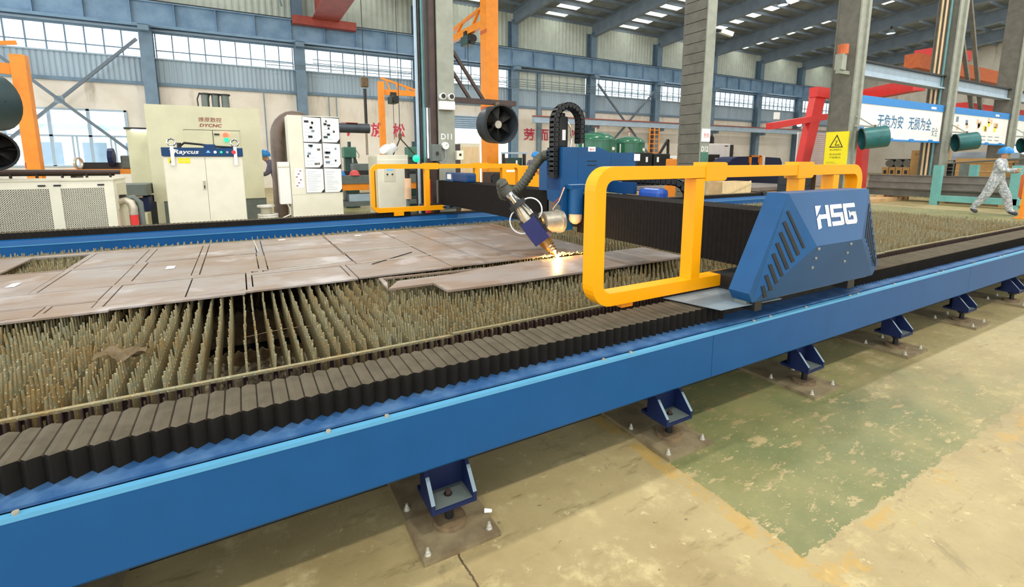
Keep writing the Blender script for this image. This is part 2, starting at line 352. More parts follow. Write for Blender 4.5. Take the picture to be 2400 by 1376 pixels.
# wall columns
for k, x in enumerate(wcols):
    c = T('wall_column', 'blue-grey steel column on the back wall, number %d from the left end' % (k+1), 'column', (x, YW-.4, 0), 'steel columns of the back wall')
    part('web', 'wall_steel', c, (x-.02, x+.02, YW-.55, YW-.05, 0, 10.4)); part('flange', 'wall_steel', c, (x-.25, x+.25, YW-.57, YW-.53, 0, 10.4)); part('flange', 'wall_steel', c, (x-.25, x+.25, YW-.06, YW-.02, 0, 10.4))
    part('runway_bracket', 'wall_steel', c, (x-.2, x+.2, YW-1.0, YW-.55, 7.25, 7.5))
# cross bracing
def brace(xa, xb, za, zb, lab):
    t = T('cross_brace', lab, 'brace', ((xa+xb)/2, YW-.62, za))
    MB().beam((xa, YW-.62, za), (xb, YW-.62, zb), .12, .12).build('strut', 'brace_gray', t); MB().beam((xa, YW-.66, zb), (xb, YW-.66, za), .12, .12).build('strut', 'brace_gray', t)
    part('gusset', 'steel_gray', t, ((xa+xb)/2-.16, (xa+xb)/2+.16, YW-.7, YW-.6, (za+zb)/2-.16, (za+zb)/2+.16))
brace(-9.5, -3.63, 1.2, 6.9, 'big steel X brace crossing the low window'); brace(23.12, 28.98, 1.4, 6.9, 'steel X brace on back wall above the green tanks')
# crane runway girder along the wall
g = T('runway_girder', 'long blue-grey crane runway girder along the back wall', 'girder', (20, YW-.8, 7.5))
part('web', 'girder', g, (XL, XR, YW-.83, YW-.77, 7.5, 8.5)); part('flange', 'girder', g, (XL, XR, YW-1.0, YW-.6, 7.48, 7.52)); part('flange', 'girder', g, (XL, XR, YW-1.0, YW-.6, 8.48, 8.53)); part('crane_rail', 'dark_steel', g, (XL, XR, YW-.84, YW-.76, 8.53, 8.62))
s0 = part('stiffener', 'girder', g, (XL+.5, XL+.53, YW-.98, YW-.83, 7.52, 8.48))
for i in range(1, 44): child_copy(s0, g, (1.63*i, 0, 0))
# low crane beam in front of the far wall (right part)
t = T('monorail_beam', 'long grey rail beam with red top edge crossing in front of the back wall', 'girder', (40, 27, 3.9))
part('web', 'trim_light', t, (17.2, XR, 27.1, 27.25, 3.95, 4.3)); part('flange', 'crane_red', t, (17.2, XR, 27.0, 27.35, 4.3, 4.36)); part('flange', 'trim_light', t, (17.2, XR, 27.0, 27.35, 3.9, 3.95))
for x in wcols:
    if x > 17: part('hanger', 'wall_steel', t, (x-.15, x+.15, 27.3, YW-.57, 3.7, 4.3))
# horizontal pipes in front of the window band
t = T('wall_pipes', 'four thin parallel pipes running below the upper windows', 'pipe', (30, 27.6, 6.3))
for i, z in enumerate((6.25, 6.38, 6.52, 6.7)): MB().cyl((1.6 if i < 2 else 3.8, 27.75, z), (XR, 27.75, z), .022, n=6).build('pipe', 'steel_gray', t)
# right end wall
wr = struct(MB().box(XR, XR+.25, -14, 6, 0, 12.8).box(XR, XR+.25, 16, YW+.3, 0, 12.8).box(XR, XR+.25, 6, 16, 5, 12.8).build('wall_right', 'plaster')); tag(wr, 'far cream end wall of the hall with a wide opening added for brightness', 'wall')  # opening added to let in sky light and brighten the far end

wf = struct(B(XL, XR, -14.25, -14, 0, 4.2).build('wall_front', 'plaster')); tag(wf, 'cream wall of the hall behind the camera', 'wall')
# roof: rises from the eaves to the middle columns and falls again behind the camera
def zr(y): return 11.15+.085*(YW-y) if y >= 8.1 else 11.15+.085*(YW-8.1)-.085*(8.1-y)
mids = [wcols[k]+BAY/2 for k in range(-1, len(wcols))]; mids[0] = wcols[0]-BAY/2
YS = [YW-1.3*i for i in range(0, 33)]
rm = MB(); edges = [XL-2]+[e for x in mids for e in (x-.8, x+.8)]+[XR+1]
for i in range(0, len(edges), 2):
    a, b = edges[i], edges[i+1]
    if b > a: rm.add([(a, YW+1, zr(YW+1)), (b, YW+1, zr(YW+1)), (b, 8.1, zr(8.1)), (a, 8.1, zr(8.1)), (a, -14, zr(-14)), (b, -14, zr(-14))], [(0, 1, 2, 3), (3, 2, 5, 4)])
for x in mids:
    for ya, yb in zip(YS, YS[1:]): rm.add([(x-.8, ya+.01, zr(ya)), (x+.8, ya+.01, zr(ya)), (x+.8, ya-.32, zr(ya-.32)), (x-.8, ya-.32, zr(ya-.32))], [(0, 1, 2, 3)])
ceil = struct(rm.build('ceiling', 'roof_sheet')); tag(ceil, 'dark sheet-metal roof with rows of bright skylight panels', 'ceiling')
sk = None
for x in mids[1:]:
    for ya, yb in zip(YS, YS[1:]):
        if not (yb > 7.5): continue
        y0, y1 = ya-.32, yb
        if sk is None:
            sk = MB().add([(x-.8, y0, zr(y0)+.01), (x+.8, y0, zr(y0)+.01), (x+.8, y1, zr(y1)+.01), (x-.8, y1, zr(y1)+.01)], [(0, 1, 2, 3)]).build('skylight_panel', 'skylight', ceil); sk0 = (x, y0, zr(y0))
        else: child_copy(sk, ceil, (x-sk0[0], y0-sk0[1], zr(y0)-sk0[2]))
# skylights over the bays behind the camera stay one strip each
for x in mids[1:]:
    MB().add([(x-.8, 7.4, zr(7.4)+.01), (x+.8, 7.4, zr(7.4)+.01), (x+.8, -13, zr(-13)+.01), (x-.8, -13, zr(-13)+.01)], [(0, 1, 2, 3)]).build('skylight_strip', 'skylight', ceil)
p0 = None
for y in YS:
    z = zr(y)-.12
    if p0 is None: p0 = part('purlin', 'roof_steel', ceil, (XL-2, XR+1, y-.04, y+.04, z-.1, z+.1)); p00 = (y, z)
    else: child_copy(p0, ceil, (0, y-p00[0], z-p00[1]))
for k, x in enumerate(wcols):
    m = MB()
    for ya, yb in ((YW-.3, 8.1), (8.1, -14)):
        for w, lo, hi in ((.03, -1.05, -.2), (.32, -1.09, -1.04), (.32, -.24, -.2)):
            m.add([(x-w/2, ya, zr(ya)+lo), (x+w/2, ya, zr(ya)+lo), (x+w/2, ya, zr(ya)+hi), (x-w/2, ya, zr(ya)+hi), (x-w/2, yb, zr(yb)+lo), (x+w/2, yb, zr(yb)+lo), (x+w/2, yb, zr(yb)+hi), (x-w/2, yb, zr(yb)+hi)],
                  [(0,1,2,3),(7,6,5,4),(0,4,5,1),(1,5,6,2),(2,6,7,3),(3,7,4,0)])
    m.build('rafter', 'roof_steel', ceil)
# overhead crane
t = T('overhead_crane', 'rust-red overhead crane bridge at the top of the picture', 'crane', (4.2, 18, 8.6))
part('bridge_girder', 'crane_red', t, (4.0, 4.9, 9.5, YW-1.2, 8.6, 9.6)); part('end_carriage', 'crane_red', t, (2.9, 6.0, YW-1.45, YW-1.03, 8.25, 8.65)); part('bottom_flange', 'crane_red', t, (3.8, 5.1, 9.5, YW-1.2, 8.55, 8.6))
for x in (3.2, 5.7): MB().cyl((x, YW-1.03, 8.5), (x, YW-.85, 8.7), .12).build('wheel', 'dark_steel', t)
MB().tube([(2.4, YW-.5, 9.7), (2.5, YW-.6, 9.2)], .04, 6).build('power_rail', 'wall_steel', t)
# high-bay lamps
def lamp(x, y, lab, vis=True):
    z = zr(y)-1.6; t = T('high_bay_lamp', lab, 'lamp', (x, y, z), 'high bay lamps under the roof')
    MB().cyl((x, y, z+.3), (x, y, z), .1, .28, 16, False).build('reflector', 'steel_gray', t, True); MB().cyl((x, y, z+.3), (x, y, z+.5), .07, n=10).build('ballast', 'dark_steel', t); MB().cyl((x, y, z+.5), (x, y, zr(y)), .01, n=5).build('hanging_rod', 'steel_gray', t)
    MB().cyl((x, y, z+.03), (x, y, z+.05), .24, n=16).build('lens', 'lamp_white', t)
    ld = bpy.data.lights.new('lamp_light', 'AREA'); ld.shape = 'DISK'; ld.size = .5; ld.energy = LAMP_W; ld.color = (1, .95, .86)
    lo = bpy.data.objects.new('lamp_light', ld); col.objects.link(lo); lo.parent = t; lo.location = (0, 0, -.02)
names = ['over the front left floor', 'over the cutting table', 'over the blue and yellow gantry', 'over the far end of the slat bed', 'above the steel beam stack', 'above the red gantry crane']
i = 0
for y, nm in ((-3.0, 'in the row behind the camera'), (4.5, 'in the row over the machine'), (18.0, 'in the row nearest the back wall')):
    for x, pos in ((-4, 'first'), (2.6, 'second'), (9.2, 'third'), (15.7, 'fourth'), (22.2, 'fifth'), (28.7, 'sixth'), (41.8, 'seventh')):
        lamp(x, y, 'round high bay lamp %s, %s from the left' % (nm, pos))

# ================================================================ middle columns
CX = [3.03+6.62*k for k in range(-1, 6)]
def column(x, k, lab, dark):
    c = T('steel_column', lab, 'column', (x+.15, 8.1, 0), 'tall columns between the two halls')
    if dark:
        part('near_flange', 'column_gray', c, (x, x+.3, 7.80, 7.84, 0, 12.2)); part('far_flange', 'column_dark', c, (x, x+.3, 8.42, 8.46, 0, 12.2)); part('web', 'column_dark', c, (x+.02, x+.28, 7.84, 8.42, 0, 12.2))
    return c
ordn = ['at the left edge of the picture', 'with a white D11 mark behind the far end of the gantry', 'wrapped in horizontal bands with a white D12 mark', 'carrying the yellow warning sign', 'with thin vertical pipes, behind the blue topped board', 'second from the right edge, by the round fan', 'at the far right end']
COLS = [column(x, k, 'tall grey steel column '+ordn[k], True) for k, x in enumerate(CX)]
# column with D11: brown pipe casing, cables, boxes
x = CX[1]; c = COLS[1]
part('casing', 'brown', c, (x-.12, x-.01, 7.83, 8.1, 0, 12), b=.03)
for i, (dx, mt) in enumerate(((-.19, 'teal_pipe'), (-.245, 'dark_steel'), (-.30, 'trim_light'))): MB().cyl((x+dx, 8.0, 0), (x+dx, 8.0, 12), .028, n=8).build('conduit_pipe', mt, c)
MB().cyl((x-.145, 7.95, 1.45), (x-.145, 7.95, 2.3), .012, n=8).build('doorway_glow', 'white_glow', c)  # glowing strip added for the bright doorway seen past the column
text('D11', 'white', c, (x+.04, 7.797, 1.77), .14, name='column_mark', width=.2, bold=.02)
t = T('emergency_light', 'white twin-head emergency light on the D11 column', 'lamp', (x+.12, 7.78, 2.3))
part('battery_box', 'white', t, (x+.0, x+.27, 7.7, 7.8, 2.26, 2.4), b=.01)
for dx in (.06, .21):
    h = MB().cyl((x+dx, 7.70, 2.48), (x+dx, 7.79, 2.48), .055, .05, 14).build('lamp_head', 'white', t); MB().cyl((x+dx, 7.694, 2.48), (x+dx, 7.70, 2.48), .04, n=12).build('bulb', 'dark_steel', h)
t = T('pressure_gauge', 'round white dial gauge on the D11 column', 'gauge', (x+.1, 7.75, 1.55)); MB().cyl((x+.1, 7.74, 1.66), (x+.1, 7.8, 1.66), .062, n=16).build('dial', 'white', t); MB().tube([(x+.1, 7.78, 1.6), (x+.11, 7.78, 1.45), (x+.05, 7.78, 1.36), (x-.1, 7.78, 1.42)], .008, 6).build('hose', 'trim_light', t); MB().beam((x+.1, 7.737, 1.66), (x+.13, 7.737, 1.69), .006, .004).build('needle', 'ink', t)
t = T('switch_box', 'grey switch box on the left side of the D11 column', 'box', (x-.05, 7.7, 1.4)); part('body', 'machine_gray', t, (x-.16, x, 7.68, 7.82, 1.4, 1.68), b=.01); part('toggle', 'dark_steel', t, (x-.1, x-.06, 7.66, 7.68, 1.5, 1.56))
t = T('thermostat_box', 'small cream control box right of the dial gauge', 'box', (x+.35, 7.75, 1.45)); part('body', 'beige', t, (x+.3, x+.42, 7.72, 7.8, 1.42, 1.58), b=.008); part('display', 'ink', t, (x+.34, x+.38, 7.715, 7.72, 1.49, 1.53))
# D12: bands, sign
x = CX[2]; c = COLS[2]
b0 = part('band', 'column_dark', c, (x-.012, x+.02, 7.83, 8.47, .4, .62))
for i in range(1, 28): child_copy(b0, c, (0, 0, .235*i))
text('D12', 'white', c, (x+.03, 7.797, 1.62), .17, name='column_mark', width=.24, bold=.02)
t = tag(part('notice_plate', 'paper', None, (x+.01, x+.29, 7.775, 7.8, 1.85, 2.15)), 'small white notice with red letters on the D12 column', 'sign'); text('危险', 'text_red', t, (x+.06, 7.774, 1.95), .12, width=.2)
t = T('security_camera', 'small white security camera high on the D12 column', 'camera', (x+.35, 7.7, 4.3)); part('arm', 'dark_steel', t, (x+.3, x+.36, 7.68, 7.8, 4.36, 4.4)); MB().beam((x+.36, 7.72, 4.38), (x+.62, 7.6, 4.3), .1, .1).build('housing', 'white', t); MB().cyl((x+.62, 7.6, 4.3), (x+.65, 7.586, 4.29), .035, n=10).build('lens', 'black', t)
part('poster', 'green_mach', c, (x+.02, x+.28, 7.79, 7.8, 1.38, 1.6))
# D13: yellow sign, grey strip, orange light
x = CX[3]; c = COLS[3]
part('edge_strip', 'column_gray', c, (x+.28, x+.42, 7.74, 7.8, 0, 12))
t = T('warning_sign', 'yellow warning sign with black triangle on the grey column', 'sign', (x-.03, 8.1, 1.1))
SX = x-.03; part('panel', 'sign_yellow', t, (SX-.01, x+.02, 7.79, 8.43, 1.08, 2.28)); my = 8.11
tri = [(my+.2, 1.80), (my-.2, 1.80), (my, 2.2)]; inn = [(my+.158, 1.828), (my-.158, 1.828), (my, 2.138)]
m = MB(); m.add([(SX-.012, a, b) for a, b in tri+inn], [(0, 1, 4, 3), (1, 2, 5, 4), (2, 0, 3, 5)]); m.build('triangle', 'ink', t)
m = MB(); m.beam((SX-.012, my+.03, 1.88), (SX-.012, my-.01, 1.96), .004, .02); m.beam((SX-.012, my-.01, 1.96), (SX-.012, my+.03, 2.02), .004, .012); m.beam((SX-.012, my-.01, 1.96), (SX-.012, my-.03, 2.02), .004, .012); m.box(SX-.013, SX-.011, my-.1, my+.03, 1.86, 1.885); m.build('hand_symbol', 'ink', t)
U = (0, -1, 0)
text('当心机械伤人', 'ink', t, (SX-.011, my+.17, 1.71), .06, U, width=.34); text('自动运转', 'ink', t, (SX-.011, my+.16, 1.57), .06, U, width=.32); text('严禁靠近', 'ink', t, (SX-.011, my+.16, 1.47), .06, U, width=.32)
for i in range(6): part('text_line', 'ink', t, (SX-.0125, SX-.011, my-.05+.06*(i % 2), my+.25, 1.15+.04*i, 1.156+.04*i))
t = T('alarm_light', 'orange alarm beacon on a bracket at the grey column', 'lamp', (x-.35, 8.0, 3.9)); part('bracket', 'column_gray', t, (x-.6, x, 7.95, 8.05, 3.95, 4.05), (x-.6, x-.35, 7.9, 8.1, 4.05, 4.5)); MB().cyl((x-.4, 8, 4.5), (x-.4, 8, 4.78), .14, n=12).build('beacon', 'orange_dk', t)
# pipes on the fifth column
x = CX[4]; c = COLS[4]
for i, mt in enumerate(('wood_light', 'orange_skin', 'teal_pipe')): MB().cyl((x-.06, 8.3-.13*i, 0), (x-.06, 8.3-.13*i, 12), .035, n=8).build('riser_pipe', mt, c)
part('edge_strip', 'column_gray', c, (x+.28, x+.45, 7.72, 7.8, 0, 12))
part('edge_strip', 'column_gray', COLS[5], (CX[5]+.28, CX[5]+.45, 7.72, 7.8, 0, 12))
# beam between middle columns
t = T('tie_beam', 'white steel beam running between the middle columns at right', 'girder', (24, 8.1, 4.1)); part('web', 'trim_light', t, (CX[3]+.3, 52, 8.07, 8.13, 4.05, 4.42)); part('flange', 'trim_light', t, (CX[3]+.3, 52, 7.95, 8.25, 4.0, 4.05)); part('flange', 'dark_steel', t, (CX[3]+.3, 52, 7.95, 8.25, 4.42, 4.47))
for i in range(2):
    t = T('diagonal_brace', 'dark diagonal steel brace right of the column with pipes, %s' % ('upper' if i else 'lower'), 'brace', (26, 8.3, 3)); MB().beam((24.2+i*.6, 8.3, 7.0+i), (27.6+i*.8, 8.3, 2.2), .12, .12).build('bar', 'column_dark', t)
# blue and white safety boards hung between the columns
def board(x0, x1, lab):
    t = T('safety_board', lab, 'banner', ((x0+x1)/2, 7.9, 2.05), 'blue topped boards between the columns'); part('panel', 'white', t, (x0, x1, 7.9, 7.95, 2.1, 3.16)); part('header', 'sign_blue', t, (x0, x1, 7.88, 7.96, 3.16, 3.4)); part('footer', 'sign_blue', t, (x0, x1, 7.88, 7.96, 2.04, 2.1))
    for i in range(4): part('footer_clip', 'sign_blue', t, (x0+.8+1.5*i, x0+1.1+1.5*i, 7.86, 7.88, 2.04, 2.14))
    return t
b1 = board(CX[3]+.35, CX[4]-.02, 'blue and white safety board with large blue slogan'); b2 = board(CX[4]+.5, CX[5]-.02, 'blue and white safety board with small coloured pictures'); b3 = board(CX[5]+.5, CX[6]-.02, 'blue and white board at the right edge of the picture')
bx = CX[3]+.35
text('无危为安', 'text_blue', b1, (bx+1.5, 7.897, 2.5), .46, width=1.75, bold=.01); text('无损为全', 'text_blue', b1, (bx+3.65, 7.897, 2.5), .46, width=1.75, bold=.01)
text('安全', 'steel_gray', b1, (bx+5.5, 7.897, 2.3), .35, width=.5); part('picture', 'sign_blue', b1, (bx+.2, bx+.7, 7.895, 7.9, 2.2, 2.5)); part('logo_mark', 'white', b1, (bx+5.2, bx+5.6, 7.875, 7.88, 3.22, 3.3))
random.seed(3)
for i in range(16):
    px = CX[4]+1.0+random.random()*4.6; pz = 2.55+random.random()*.4; part('picture', random.choice(['wood_light', 'sign_yellow', 'steel_gray', 'orange_skin', 'cardboard']), b2, (px, px+.22, 7.895, 7.9, pz, pz+.2))
for i in range(14): px = CX[4]+.8+(i % 7)*.75; pz = 2.22+.14*(i//7); part('text_line', 'steel_gray', b2, (px, px+.5, 7.896, 7.9, pz, pz+.03))
part('logo_mark', 'white', b2, (CX[4]+5.0, CX[4]+5.4, 7.875, 7.88, 3.22, 3.3)); text('平安', 'text_blue', b3, (CX[5]+2, 7.897, 2.42), .42, width=.9)
# ================================================================ laser cutting machine
# ---- near rail
ZB = .622
def pleats(x0, x1, yo, yi, parent, sgn):
    """accordion cover: lamella strips along X; yo outer edge (scalloped), yi inner edge"""
    m = MB(); p = .0467; n = int((x1-x0)/p); vs = []
    prof = ((0, .014, -.009), (.05, .012, -.001), (.40, -.010, .003), (.93, .010, -.001))
    d = 1 if yi > yo else -1
    for i in range(n):
        for fx, dy, dz in prof:
            x = x0+(i+fx)*p; vs += [(x, yo+d*dy, ZB-.085), (x, yo+d*dy, ZB+dz), (x, yi-d*dy*.3, ZB+dz+.002), (x, yi-d*dy*.3, ZB-.085)]
    k = len(vs)//4; fs = []; ms = []
    for i in range(k-1):
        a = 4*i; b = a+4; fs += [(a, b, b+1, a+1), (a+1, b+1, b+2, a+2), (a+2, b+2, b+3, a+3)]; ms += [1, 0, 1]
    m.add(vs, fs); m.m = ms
    return m.build('bellows_cover', ['bellows', 'bellows_shaded'], parent)
def rail(near):
    s = 1 if near else -1; Y = (lambda y: y) if near else (lambda y: 8.94-y)
    lab = 'long blue machine rail in front with bolted levelling feet' if near else 'far blue machine rail along the back of the slat bed'
    X0, X1 = -3.6, 11.3
    t = T('machine_rail', lab, 'rail', (4, Y(1.7), 0))
    part('beam', 'navy', t, (X0, X1, Y(1.60), Y(1.80), .26, .5))
    if near:
        for a, b in ((X0, -.618), (-.615, 2.05), (2.053, 5.3), (5.303, 8.5), (8.503, X1)):
            m = MB(); m.prism([(1.52, .285), (1.51, .297), (1.51, .521), (1.60, .521), (1.60, .285)], 'x', a, b); m.build('side_panel', 'blue', t)
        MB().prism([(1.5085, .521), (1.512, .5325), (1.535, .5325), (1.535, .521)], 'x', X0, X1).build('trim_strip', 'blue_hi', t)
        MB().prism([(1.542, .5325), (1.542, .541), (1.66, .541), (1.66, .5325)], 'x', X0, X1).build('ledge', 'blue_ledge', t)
        b0 = MB().cyl((-.55, 1.524, .5325), (-.55, 1.524, .54), .0075, n=8).build('screw', 'steel', t)
        for x in (.19, .38, 1.34, 1.5, 2.4, 2.55, 2.9, 3.4, 3.5, 4.0, 4.7, 4.8, 5.4, 6.0, 6.1, -1.1): child_copy(b0, t, (x+.55, 0, 0))
    else:
        m = MB(); m.prism([(Y(1.51), .285), (Y(1.51), .53), (Y(1.60), .548), (Y(1.60), .285)], 'x', X0, X1); m.build('side_panel', 'blue', t)
    # inner side
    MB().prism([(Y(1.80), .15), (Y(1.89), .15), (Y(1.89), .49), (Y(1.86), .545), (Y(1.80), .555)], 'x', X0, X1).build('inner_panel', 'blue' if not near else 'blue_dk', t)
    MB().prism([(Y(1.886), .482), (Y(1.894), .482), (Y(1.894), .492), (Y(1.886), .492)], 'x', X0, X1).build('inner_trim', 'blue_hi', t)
    pleats(X0, 2.32, Y(1.618), Y(1.808), t, s); pleats(3.55, X1-.15, Y(1.618), Y(1.808), t, s)
    part('rail_core', 'dark_steel', t, (X0, X1, Y(1.66), Y(1.79), .5, .575)); part('end_cap', 'black', t, (X1-.15, X1, Y(1.61), Y(1.84), .54, .64))
    # feet
    xf = [.614+1.2*k for k in range(-3, 9)]
    mp = MB(); hx = xf[0]; yc = 1.555
    mp.box(hx-.15, hx+.15, Y(1.411), Y(1.98), 0, .02); f0 = mp.build('machine_foot', 'base_plate', t)
    subs = []
    subs.append(MB().cyl((hx, Y(yc), .02), (hx, Y(yc), .038), .066, .064, 24).build('levelling_disc', 'rust', f0, True))
    subs.append(MB().cyl((hx, Y(yc), .03), (hx, Y(yc), .125), .017, n=12).build('levelling_screw', 'black', f0)); subs.append(MB().cyl((hx, Y(yc), .088), (hx, Y(yc), .12), .031, n=6).build('lock_nut', 'black', f0))
    subs.append(MB().prism([(hx-.092, .118), (hx+.088, .118), (hx+.088, .134), (hx-.092, .134)], 'y', Y(1.49), Y(1.66)).build('bracket_tray', 'navy', f0)); subs.append(part('bracket_floor', 'machine_gray', f0, (hx-.078, hx+.074, Y(1.496), Y(1.6), .134, .1355)))
    subs.append(part('bracket_back', 'navy', f0, (hx-.092, hx+.088, Y(1.60), Y(1.62), .134, .3)))
    for xa in (hx-.092, hx+.074):
        subs.append(MB().prism([(Y(1.49), .134), (Y(1.49), .158), (Y(1.555), .232), (Y(1.62), .29), (Y(1.62), .134)], 'x', xa, xa+.014).build('fin', 'navy', f0))
        subs.append(MB().prism([(Y(1.4895), .158), (Y(1.552), .2305), (Y(1.555), .2325), (Y(1.4925), .16)], 'x', xa-.0005, xa+.0145).build('fin_edge', 'steel_gray', f0))
    subs.append(MB().cyl((hx-.003, Y(1.555), .1355), (hx-.003, Y(1.555), .139), .016, n=14).build('washer', 'dark_steel', f0)); subs.append(MB().cyl((hx-.003, Y(1.555), .139), (hx-.003, Y(1.555), .153), .011, n=6).build('hex_bolt', 'brown', f0))
    for bx_, by in ((-.128, 1.44), (.118, 1.446), (-.128, 1.69), (.118, 1.69), (-.128, 1.94), (.118, 1.94)):
        m = MB(); q = (hx+bx_, Y(by)); m.cyl((*q, .02), (*q, .023), .0125, n=12); m.cyl((*q, .023), (*q, .034), .0095, n=6); m.cyl((*q, .034), (*q, .046), .0055, n=8); subs.append(m.build('anchor_bolt', 'anchor', f0))
    if near:
        for x in xf[1:]:
            f = child_copy(f0, t, (x-hx, 0, 0)); f.rotation_euler.z = R(random.uniform(-1, 1))
            for q in subs: reparent(q, f)
    else:
        for x in xf[1:]:
            f = child_copy(f0, t, (x-hx, 0, 0))
            for q in subs: reparent(q, f)
    return t
RN = rail(True); RF = rail(False)
t = tag(MB().cyl((.75, 1.525, .03), (.775, 1.51, .03), .009, .006, 8).build('pebble', 'paper'), 'small white pebble on the nearest foot plate', 'pebble')

# ---- slat table
ZS, YA, YZ, PX = .50, 2.40, 6.57, .0622
tb = T('cutting_table', 'wide bed of rusty spiked cutting slats between the blue rails', 'cutting table', (4, 4.5, 0))
def slat_mesh(seed):
    rnd = random.Random(seed); m = MB(); th = .004; y = YA+.05
    m.box(-th, th, YA-.02, YZ+.02, ZS-.22, ZS-.098); bend = [rnd.uniform(-.006, .006) for _ in range(12)]
    while y < YZ:
        h = rnd.uniform(.070, .097) if rnd.random() < .93 else rnd.uniform(.03, .06)
        k = (y-YA)/(YZ-YA)*11; i = min(int(k), 10); bx = bend[i]+(bend[i+1]-bend[i])*(k-i)+rnd.uniform(-.003, .003); dy = rnd.uniform(-.006, .006); tw = rnd.uniform(.003, .007)
        z0 = ZS-.102; zt = z0+h; zm = z0+h*.45; w0, wm = .0135, .009; hx = rnd.uniform(.7, 1.3)*th
        vs = [(-th, y-w0, z0), (th, y-w0, z0), (th, y+w0, z0), (-th, y+w0, z0), (bx*.4-hx, y-wm+dy*.3, zm), (bx*.4+hx, y-wm+dy*.3, zm), (bx*.4+hx, y+wm+dy*.3, zm), (bx*.4-hx, y+wm+dy*.3, zm), (bx-hx, y-tw+dy, zt), (bx+hx, y-tw+dy, zt), (bx+hx*.6, y+tw*.6+dy, zt), (bx-hx*.6, y+tw*.6+dy, zt)]
        m.add(vs, [(0,1,5,4),(1,2,6,5),(2,3,7,6),(3,0,4,7),(4,5,9,8),(5,6,10,9),(6,7,11,10),(7,4,8,11),(8,9,10,11)])
        y += .05
    return m
protos = []
nslat = 212; xsl0 = -2.72
for k in range(6):
    o = slat_mesh(k).build('slat', 'slat', tb); protos.append(o)
    x = xsl0+PX*k; o.location.x = x; WL[o.name] = Vector(o.location)
for k in range(6, nslat):
    q = protos[random.randrange(6)]; x = xsl0+PX*k
    c = child_copy(q, tb, (0, 0, 0)); c.location = Vector((x+random.uniform(-.004, .004), q.location.y+random.uniform(-.008, .008), q.location.z+random.uniform(-.004, .003))); c.rotation_euler = (0, random.uniform(-.02, .02), random.uniform(-.0025, .0025))
    if random.random() < .5: c.rotation_euler.z += math.pi; 
XT0, XT1 = xsl0-.1, xsl0+PX*nslat
# comb bars holding the slat ends (segments sit at slightly different heights)
segs = [(XT0, .965, .438), (.98, 4.2, .446), (4.21, 5.9, .440), (5.91, 8.0, .446), (8.01, XT1, .44)]
for a, b, z in segs:
    part('comb_bar', 'wood_light' if 0 else 'slat', tb, (a, b, YA-.035, YA-.012, z-.012, z))
    part('comb_bar', 'slat', tb, (a, b, YZ+.02, YZ+.04, z-.02, z))
l0 = MB().box(xsl0-.016, xsl0-.010, YA-.05, YA-.012, .345, .43).box(xsl0+.010, xsl0+.016, YA-.05, YA-.012, .345, .43).box(xsl0-.016, xsl0+.016, YA-.014, YA-.008, .345, .43).box(xsl0-.016, xsl0+.016, YA-.05, YA-.008, .341, .347).build('slat_holder', 'brown', tb)
for k in range(1, nslat): child_copy(l0, tb, (PX*k, 0, 0))
# scalloped cross plates and tray with debris below the slats
for yy in (3.05, 3.9, 4.75, 5.6):
    m = MB(); n = int((XT1-XT0)/PX); vs = []
    for i in range(n*4+1):
        x = XT0+i*PX/4; vs += [(x, yy, .05), (x, yy, .31-.022*abs(math.sin(math.pi*i/4))), (x, yy+.012, .31-.022*abs(math.sin(math.pi*i/4))), (x, yy+.012, .05)]
    m.add(vs, [f for i in range(n*4) for f in ((4*i, 4*i+4, 4*i+5, 4*i+1), (4*i+1, 4*i+5, 4*i+6, 4*i+2), (4*i+2, 4*i+6, 4*i+7, 4*i+3))]); m.build('cross_comb', 'rust', tb)
part('frame_side', 'dark_steel', tb, (XT0, XT1, YA-.50, YA-.48, .0, .2)); 
m = MB(); nx, ny = 420, 26; vs = []
for i in range(nx+1):
    for j in range(ny+1):
        x = XT0+(XT1-XT0)*i/nx; y = YA-.515+(3.05-YA+.515)*j/ny; vs.append((x, y, .215+random.uniform(0, .035)*(1+math.sin(23*x)*math.cos(31*y))))  # debris edge extended towards the rail to block light reaching the floor
m.add(vs, [(i*(ny+1)+j, (i+1)*(ny+1)+j, (i+1)*(ny+1)+j+1, i*(ny+1)+j+1) for i in range(nx) for j in range(ny)])
deb = m.build('slag_debris', 'dark_tray', tb); deb['kind'] = 'stuff'
m = MB().box(XT0, XT1, 3.06, YZ+.3, .01, .03); m.build('slag_tray', 'black', tb)
# end of the table
part('end_plate', 'dark_steel', tb, (XT1, XT1+.03, YA-.1, YZ+.1, .05, .42))
MB().tube([(x, 3.02, .40+.01*math.sin(9*x)) for x in [-.05+.1*i for i in range(5)]], .003, 5).build('bent_wire', 'rust', tb)
# crumpled rag caught on the slats
m = MB(); vs = []; nx, ny = 14, 7
for i in range(nx+1):
    for j in range(ny+1):
        a = i/nx; b = j/ny; vs.append((-.66+.20*a, 2.74+.12*b+.03*math.sin(7*a), .490+.022*math.sin(9*a+2*b)*math.sin(5*b+3*a)+random.uniform(-.004, .006)))
m.add(vs, [(i*(ny+1)+j, (i+1)*(ny+1)+j, (i+1)*(ny+1)+j+1, i*(ny+1)+j+1) for i in range(nx) for j in range(ny)])
tag(m.build('rag', 'rag_cloth'), 'crumpled brown rag caught on the slat spikes at left', 'rag')

